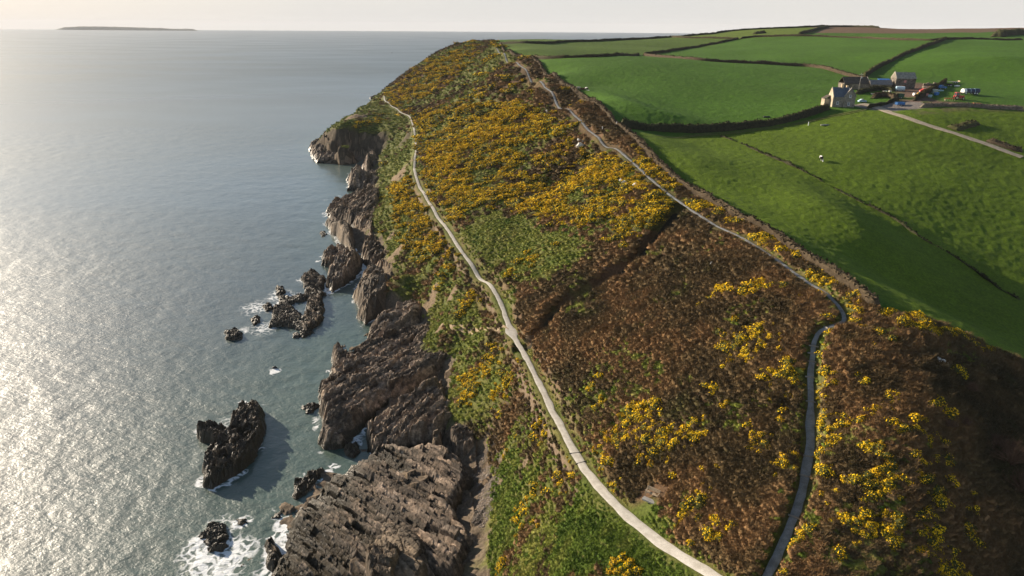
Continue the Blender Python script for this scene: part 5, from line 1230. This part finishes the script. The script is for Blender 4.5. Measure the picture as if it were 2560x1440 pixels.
for k, (px, py, lab, mt, sz) in enumerate([(2208, 236, 'white garden table beneath the long barn', M_WHITE, (1.5, .5)), (2222, 236, 'cream chest near the ribbed tank', M_CREAM, (.8, .8)), (2230, 243, 'pinkish wheelbarrow tub in the shrubbery', M_PINK, (1.0, .4)), (2310, 217, 'pale timber pile in the ruined enclosure', M_CREAM, (1.8, .4)), (2180, 240, 'pale stone trough below the shrubbery', M_PALEC, (1.4, .35))]):
    t = root(('garden_table', 'chest', 'wheelbarrow', 'timber_pile', 'trough')[k], lab, ('table', 'chest', 'wheelbarrow', 'timber', 'trough')[k], px, py, rad(7 * k))
    if k == 0:
        MB().box(0, 1.6, 0, .8, .68, .75).build('top', mt, t)
        for x in (.08, 1.45):
            for y in (.06, .66): MB().box(x, x + .08, y, y + .08, 0, .68).build('leg', mt, t)
    elif k == 1: MB().box(0, .9, 0, .6, 0, .7).build('body', mt, t); MB().prism([(-.03, .7), (.63, .7), (.5, .86), (.1, .86)], -.03, .93, 'x').build('lid', M_WHITE, t)
    elif k == 2: MB().prism([(-.25, .3), (.25, .3), (.42, .7), (-.42, .7)], 0, 1.0, 'x').build('tray', mt, t); MB().cyl((1.15, -.05, .2), .2, .1, 'y', 12).build('wheel', M_RUB, t); MB().tube([(1.2, -.15, .22), (0, -.3, .35), (-.7, -.32, .6)], .03).tube([(1.2, .15, .22), (0, .3, .35), (-.7, .32, .6)], .03).build('handle', M_WOOD, t)
    elif k == 3:
        for i in range(5): MB().box(rg.uniform(-.2, .2), 2.0 + rg.uniform(-.3, .3), i * .22, i * .22 + .18, 0, .2 + .18 * (i % 2)).build('plank', mt, t)
    else: MB().box(0, 1.6, 0, .12, 0, .45).box(0, 1.6, .58, .7, 0, .45).box(0, .12, .12, .58, 0, .45).box(1.48, 1.6, .12, .58, 0, .45).box(.12, 1.48, .12, .58, 0, .15).build('basin', mt, t)
# power pole
t = root('power_pole', 'grey power pole with crossarm between cottage and long barn', 'pole', 2146, 229, rad(20))
MB().cyl((0, 0, -.5), .12, 7.6, 'z', 10, .08).build('post', M_POLE, t); MB().box(-.9, .9, -.05, .05, 6.2, 6.32).build('crossarm', M_POLE, t)
for x in (-.75, 0, .75): MB().cyl((x, 0, 6.32), .06, .2, 'z', 8).build('insulator', M_WHITE, t)
MB().box(.12, .55, -.2, .2, 4.9, 5.5).build('transformer', M_SILV, t)
# ------------------------------------------------------------------ animals
def cow_mesh(name, head_down, lying):
    m = MB()
    dz = -.62 if lying else 0.0
    m.tube([(-.95, 0, 1.05 + dz), (-.8, 0, 1.08 + dz), (-.3, 0, 1.02 + dz), (.3, 0, 1.02 + dz), (.75, 0, 1.1 + dz), (.98, 0, 1.12 + dz)], [.16, .33, .40, .40, .34, .18], 12)
    hz = .25 if head_down else 1.35 + dz * .8
    hx = 1.55 if head_down else 1.45
    m.tube([(.7, 0, 1.15 + dz), (1.1, 0, (1.15 + dz + hz) / 2 + .05), (hx, 0, hz)], [.26, .2, .15], 10)
    m.tube([(hx - .05, 0, hz + .05), (hx + .15, 0, hz - .05), (hx + .42, 0, hz - .2)], [.15, .15, .09], 10)
    for s in (-1, 1): m.tube([(hx - .02, s * .1, hz + .08), (hx - .08, s * .28, hz + .10)], [.05, .02], 6)
    for x in (-.72, .68):
        for s in (-1, 1):
            if lying: m.tube([(x, s * .26, .3), (x + .25, s * .42, .12), (x + .5, s * .40, .07)], [.13, .09, .06], 7)
            elif x < 0: m.tube([(x, s * .2, 1.0), (x + .06, s * .2, .72), (x - .12, s * .19, .45), (x - .06, s * .19, .0)], [.18, .13, .08, .065], 7)
            else: m.tube([(x, s * .19, .95), (x, s * .18, .5), (x + .02, s * .18, 0)], [.15, .09, .065], 7)
    m.tube([(-.95, 0, 1.15 + dz), (-1.08, 0, .9 + dz), (-1.08, 0, .5 + max(dz, -.4))], [.05, .03, .04], 6)
    o = m.build(name, M_CHAR, None, True)
    r = o.modifiers.new('one_skin', 'REMESH'); r.mode = 'VOXEL'; r.voxel_size = .045; r.use_smooth_shade = True
    return o
def mat_hide(name, a, b, th=.5, scale=1.6):
    t = NT(name); tc = t.n('ShaderNodeTexCoord'); n = t.noise(scale, 2, .5, tc.outputs['Object']); t.base(t.ramp(n, [(th - .015, a), (th + .015, b)]), .85, .2); return t.m
HIDES = [mat_hide('hide_black', (.012, .011, .010), (.02, .018, .016)), mat_hide('hide_brown', (.10, .04, .02), (.14, .06, .03)), mat_hide('hide_cream', (.62, .50, .36), (.50, .38, .25)), mat_hide('hide_pied', (.015, .014, .013), (.75, .73, .70), .52), mat_hide('hide_red_white', (.14, .05, .025), (.70, .60, .48), .5)]
for k, (px, py, hide, lie, down, yaw, lab) in enumerate([(1420, 221, 0, True, False, 160, 'black cow lying nearest the ridge bank'), (1431, 220, 1, False, True, 250, 'dark brown cow grazing beside the lying black one'), (1446, 226, 2, False, True, 200, 'cream cow grazing in the middle of the herd'),
     (1456, 226, 1, True, False, 20, 'brown cow lying next to the cream one'), (1466, 230, 3, False, True, 300, 'black and white cow at the outer end of the herd'), (2052, 402, 3, False, True, 265, 'lone black and white cow grazing in the near field')]):
    c = cow_mesh('cow', down, lie); c.data.materials[0] = HIDES[hide]
    p = hit([px], [py])[0]; c.location = (p[0], p[1], float(terrain_z(p[:1], p[1:2])[0]) - .03); c.rotation_euler = (0, 0, rad(yaw)); tag(c, lab, 'cow', 'cattle in the fields')

# ------------------------------------------------------------------ bench, steps, posts
p = hit([1628], [1245])[0]; zt = float(terrain_z(p[:1], p[1:2])[0])
t = root('bench', 'slatted wooden bench facing the sea above the mown grass', 'bench', 0, 0, rad(-38), at=(p[0], p[1], zt + .02))
for y in (-.02, .12, .26): MB().box(-.8, .8, y, y + .11, .42, .46).build('seat_slat', M_WOOD, t)
for z in (.58, .72, .86): MB().prism([(.40 + (z - .5) * .25, z), (.44 + (z - .5) * .25, z), (.46 + (z - .5) * .25, z + .1), (.42 + (z - .5) * .25, z + .1)], -.8, .8, 'x').build('back_slat', M_WOOD, t)
for x in (-.76, .70):
    MB().box(x, x + .07, -.02, .05, 0, .62).build('leg', M_WOOD, t); MB().prism([(.34, 0), (.41, 0), (.56, .98), (.49, .98)], x, x + .07, 'x').build('leg', M_WOOD, t)
    MB().box(x - .01, x + .08, -.06, .45, .62, .67).build('armrest', M_WOOD, t)
t.scale = (1.15, 1.15, 1.15)
t = root('bench_slab', 'pale slab set in the grass in front of the bench', 'slab', 0, 0, rad(-38), at=(p[0] - .35, p[1] - .45, zt + .04))
MB().box(-.85, .85, -.35, .30, -.2, .02).build('slab', M_PALEC, t, bevel=.02)
STEPS = [(2072,807),(2040,849),(2036,857),(2034,863),(2032,871),(2030,878),(2031,920),(2033,991),(2022,1126),(2014,1179),(1985,1279)]
for k, (px, py) in enumerate(STEPS):
    q = hit([px], [py])[0]; i = int(np.argmin(np.hypot(upper_line[:, 0] - q[0], upper_line[:, 1] - q[1]))); a = upper_line[min(i + 1, len(upper_line) - 1)] - upper_line[max(i - 1, 0)]
    c = upper_line[i]; e = bpy.data.objects.new('path_step', None)
    o = MB(); rg = random.Random(k); o.tube([(-.62, rg.uniform(-.05, .05), .02), (0, 0, .06), (.62, rg.uniform(-.05, .05), .02)], [.10, .12, .10], 8); o = o.build('path_step', M_POLE, None, True)
    o.location = (c[0], c[1], float(zu(np.array([c[0]]), np.array([c[1]]))[0]) + .06); o.rotation_euler = (0, 0, math.atan2(a[1], a[0]) + math.pi / 2)
    tag(o, 'timber step set across the sunken stepped footpath', 'step', 'timber steps on the sunken path')
for k, (px, py) in enumerate([(1442, 1132), (1453, 1149)]):
    q = hit([px], [py])[0]; i = int(np.argmin(np.hypot(lower_line[:, 0] - q[0], lower_line[:, 1] - q[1]))); a = lower_line[i + 1] - lower_line[i - 1]
    o = MB().box(-1.0, 1.0, -.07, .07, -.1, .06).build('drain_bar', M_CHAR, None, bevel=.02); o.location = (lower_line[i, 0], lower_line[i, 1], float(zl(lower_line[i:i + 1, 0], lower_line[i:i + 1, 1])[0]) + .06); o.rotation_euler = (0, 0, math.atan2(a[1], a[0]) + math.pi / 2 + .25 * k)
    tag(o, ('upper', 'lower')[k] + ' of two dark drain bars across the pale coast path', 'drain bar')
def post(name, label, px, py, h, r, mat, cat='post'):
    t = root(name, label, cat, px, py); m = MB().cyl((0, 0, -.3), r, h + .3, 'z', 10, r * .85); m.cyl((0, 0, h), r * 1.15, .06, 'z', 10, r * .4); m.build('shaft', mat, t); MB().box(-r * .5, r * .5, -r - .02, -r + .02, h * .7, h * .85).build('plate', M_PALEC, t)
post('waymark_post', 'small white waymark post beside the bend of the coast path', 1062, 487, 1.0, .22, M_WHITE)
post('gate_post', 'white gatepost where the tall dark hedgebank meets the ridge', 1541, 318, 1.4, .16, M_WHITE)
post('gate_post', 'white gatepost on the ridge path above the pink bracken', 1506, 325, 1.3, .15, M_WHITE)
post('marker_post', 'short white post standing in the near field by the grass track', 2021, 312, 1.1, .15, M_WHITE)
t = root('log', 'pale log lying in the near field beside the grass track', 'log', 2062, 313, rad(15)); MB().tube([(-1.6, 0, .2), (0, .06, .22), (1.6, -.03, .2)], [.22, .24, .18], 9).build('trunk', M_PALEC, t, True); MB().tube([(.6, 0, .25), (.9, .5, .4)], [.09, .05], 6).build('branch_stub', M_PALEC, t)
t = root('log', 'dark trough-like log in the big field', 'log', 1917, 291, rad(5)); MB().tube([(-1.2, 0, .2), (1.2, 0, .2)], [.3, .28], 9).build('trunk', M_CHAR, t, True)
M_QUARTZ = plain('white_quartz', (.62, .59, .53), .7, .3, .2, 3)
for k, (px, py, s, lab) in enumerate([(1451, 369, 1.5, 'largest white quartz boulder standing in the gorse slope'), (1443, 368, .8, 'smaller white boulder touching the largest quartz one'), (1447, 352, .7, 'pale flat stone above the largest quartz boulder'), (1458, 352, .7, 'pale sliver of rock uphill of the largest quartz boulder'), (1552, 454, .8, 'white stone at the upper end of the stone line by the ridge path'),
     (1560, 462, 1.0, 'white stone in the middle of the line near the ridge path'), (1566, 467, .9, 'white stone under a gorse bush below the ridge path'), (1588, 466, 1.0, 'white block closest to the ridge path on the gorse slope'), (1594, 471, .6, 'small stone beside the white block near the ridge path'), (1367, 280, .8, 'tiny white stone high on the gorse slope'), (1779, 660, .45, 'single white stone in the brown heath near the ridge path'),
     (2346, 900, .5, 'white pebbly stone at the top of the stone trail on the shaded hill'), (2356, 906, .5, 'second white stone down the stone trail on the shaded hill'), (2368, 913, .4, 'lowest white stone of the trail on the shaded hill')]):
    q = hit([px], [py])[0]; o = MB().blob((0, 0, 0), (.8 * s, .55 * s, .75 * s), 8, 5, .22, 40 + k).build('stone', M_QUARTZ); o.location = (q[0], q[1], float(terrain_z(q[:1], q[1:2])[0]) + .45 * s); o.rotation_euler = (.2, .1, k * 1.3); tag(o, lab, 'stone')
# a floating marker far out, and what splashes off the shelf
q = at_z(np.array([980.]), np.array([133.]), 0.0)[0]
t = root('sea_buoy', 'tiny dark buoy far out on the blue sea', 'buoy', 0, 0, 0, at=(q[0], q[1], 0)); MB().cyl((0, 0, -.5), 1.4, 1.6, 'z', 14).build('float', M_CHAR, t); MB().cyl((0, 0, 1.1), .8, 3.2, 'z', 10, .25).build('tower', M_CHAR, t)
q = at_z(np.array([685.]), np.array([921.]), 0.0)[0]
o = MB().tube([(-.5, 0, .0), (-.1, 0, .25), (.35, .1, .3), (.8, .1, .05)], [.12, .34, .36, .12], 10).build('awash_rock', M_CHAR, None, True); o.location = (q[0], q[1], 0); tag(o, 'black rock hump breaking white water alone in the calm bay', 'rock')

# ------------------------------------------------------------------ bare shrubs at the edge of the shaded hill
def twig_bush(label, px, py, R, H, n, seed):
    rg = np.random.default_rng(seed); m = MB()
    for _ in range(n):
        a = rg.uniform(0, 6.283); b = rg.uniform(.05, .95); e = np.array((math.cos(a) * R * b, math.sin(a) * R * b, H * math.sqrt(1 - .7 * b * b) * rg.uniform(.75, 1.05)))
        k = e * np.array((.35, .35, .5)) + rg.normal(0, .06, 3); m.tube([(0, 0, -.1), tuple(k), tuple(e)], [.05, .032, .008], 4)
        for _ in range(4):
            u = rg.uniform(.4, .95); s = k * (1 - u) + e * u; m.tube([tuple(s), tuple(s + rg.normal(0, .25, 3) + np.array((0, 0, .3)))], [.016, .005], 3)
    t = root('bare_shrub', label, 'shrub', px, py); m.build('branches', M_TWIG, t)
    MB().cyl((0, 0, -.3), .14, .5, 'z', 8, .1).build('stem', M_POLE, t)
twig_bush('large bare reddish shrub in the dark corner of the shaded hill', 2525, 1165, 3.4, 3.2, 150, 1)
twig_bush('bare shrub crowding below the large one at the frame edge', 2550, 1230, 2.6, 2.6, 90, 2)
twig_bush('bare shrub just uphill of the large one at the frame edge', 2490, 1120, 1.6, 1.6, 60, 3)
twig_bush('rounded pinkish bare shrub alone on the shaded hilltop', 2425, 976, 1.1, .8, 90, 4)
twig_bush('small bare shrub left of the large ones on the shaded hill', 2375, 1070, .9, .9, 50, 5)
twig_bush('second small bare shrub among gorse on the shaded hill', 2412, 1066, .8, .9, 45, 6)

# ------------------------------------------------------------------ pebble beach under the grassy cliff
rb = np.random.default_rng(77)
BEACH = at_z(*np.array([(1180,1150),(1225,1125),(1252,1140),(1250,1220),(1232,1290),(1205,1315),(1180,1290),(1195,1240),(1195,1190)], float).T, 4.5)[:, :2]
mn, mx_ = BEACH.min(0), BEACH.max(0); bx = rb.uniform(mn[0], mx_[0], 9000); by = rb.uniform(mn[1], mx_[1], 9000); k = in_poly(bx, by, BEACH); bx, by = bx[k], by[k]
M_PEB = plain('grey_pebbles', (.21, .175, .145), .85, .25, .45, 1.4)
pebs = []
for i in range(3): o = MB().blob((0, 0, 0), (1, .8, .6), 7, 4, .15, i).build('pebble_source', M_PEB); COL.objects.unlink(o); pebs.append(o)
s = .07 * np.exp(rb.normal(0, .5, len(bx)))
o = scatter('pebbles', np.c_[bx, by, terrain_z(bx, by) + .02], np.c_[s, s, s], np.c_[rb.uniform(-.3, .3, len(bx)), rb.uniform(-.3, .3, len(bx)), rb.uniform(0, 6.28, len(bx))], rb.integers(0, 3, len(bx)), collection_of('pebble_kit', pebs))
tag(o, kind='stuff')

# ------------------------------------------------------------------ the far island and the air between
D_ISL = 12500.0
def build_island():
    top = [(138,75),(150,71),(160,68),(200,66),(240,66),(300,67),(360,69),(400,70),(430,72),(470,72),(484,73),(494,77)]
    rr = np.random.default_rng(3); xs = np.linspace(138, 494, 140); ys = np.interp(xs, [t[0] for t in top], [t[1] for t in top])
    P = at_y(xs, ys, D_ISL); P[:, 2] += 7 * (fbm(xs, xs * 0, 9, 3, 8) - .5) * np.clip(P[:, 2] / 40, 0, 1)
    rows = []
    for f, dy in ((0, -60), (.75, -20), (1, 60), (1, 500), (0, 900)):
        rows.append(np.c_[P[:, 0] * (1 + dy / D_ISL), P[:, 1] + dy, np.maximum(P[:, 2], 1) * f - (3 if f == 0 else 0)])
    V = np.vstack(rows)
    return tag(mesh_np('island', V, grid_faces(5, 140), [plain('island_heath', (.10, .10, .06), .95, .1, .3, .004)]), 'long low hazy island lying on the sea horizon', 'island')
build_island()
hz = NT('haze_air'); hz.t.nodes.remove(hz.b); v = hz.n('ShaderNodeVolumePrincipled'); v.inputs['Color'].default_value = (.93, .95, 1.0, 1); v.inputs['Density'].default_value = HAZE; v.inputs['Anisotropy'].default_value = 0.0
hz.l(v.outputs[0], hz.out.inputs['Volume'])
o = MB().box(-16000, 16000, -800, 16200, -12, 175).build('haze', hz.m); tag(o, kind='stuff')
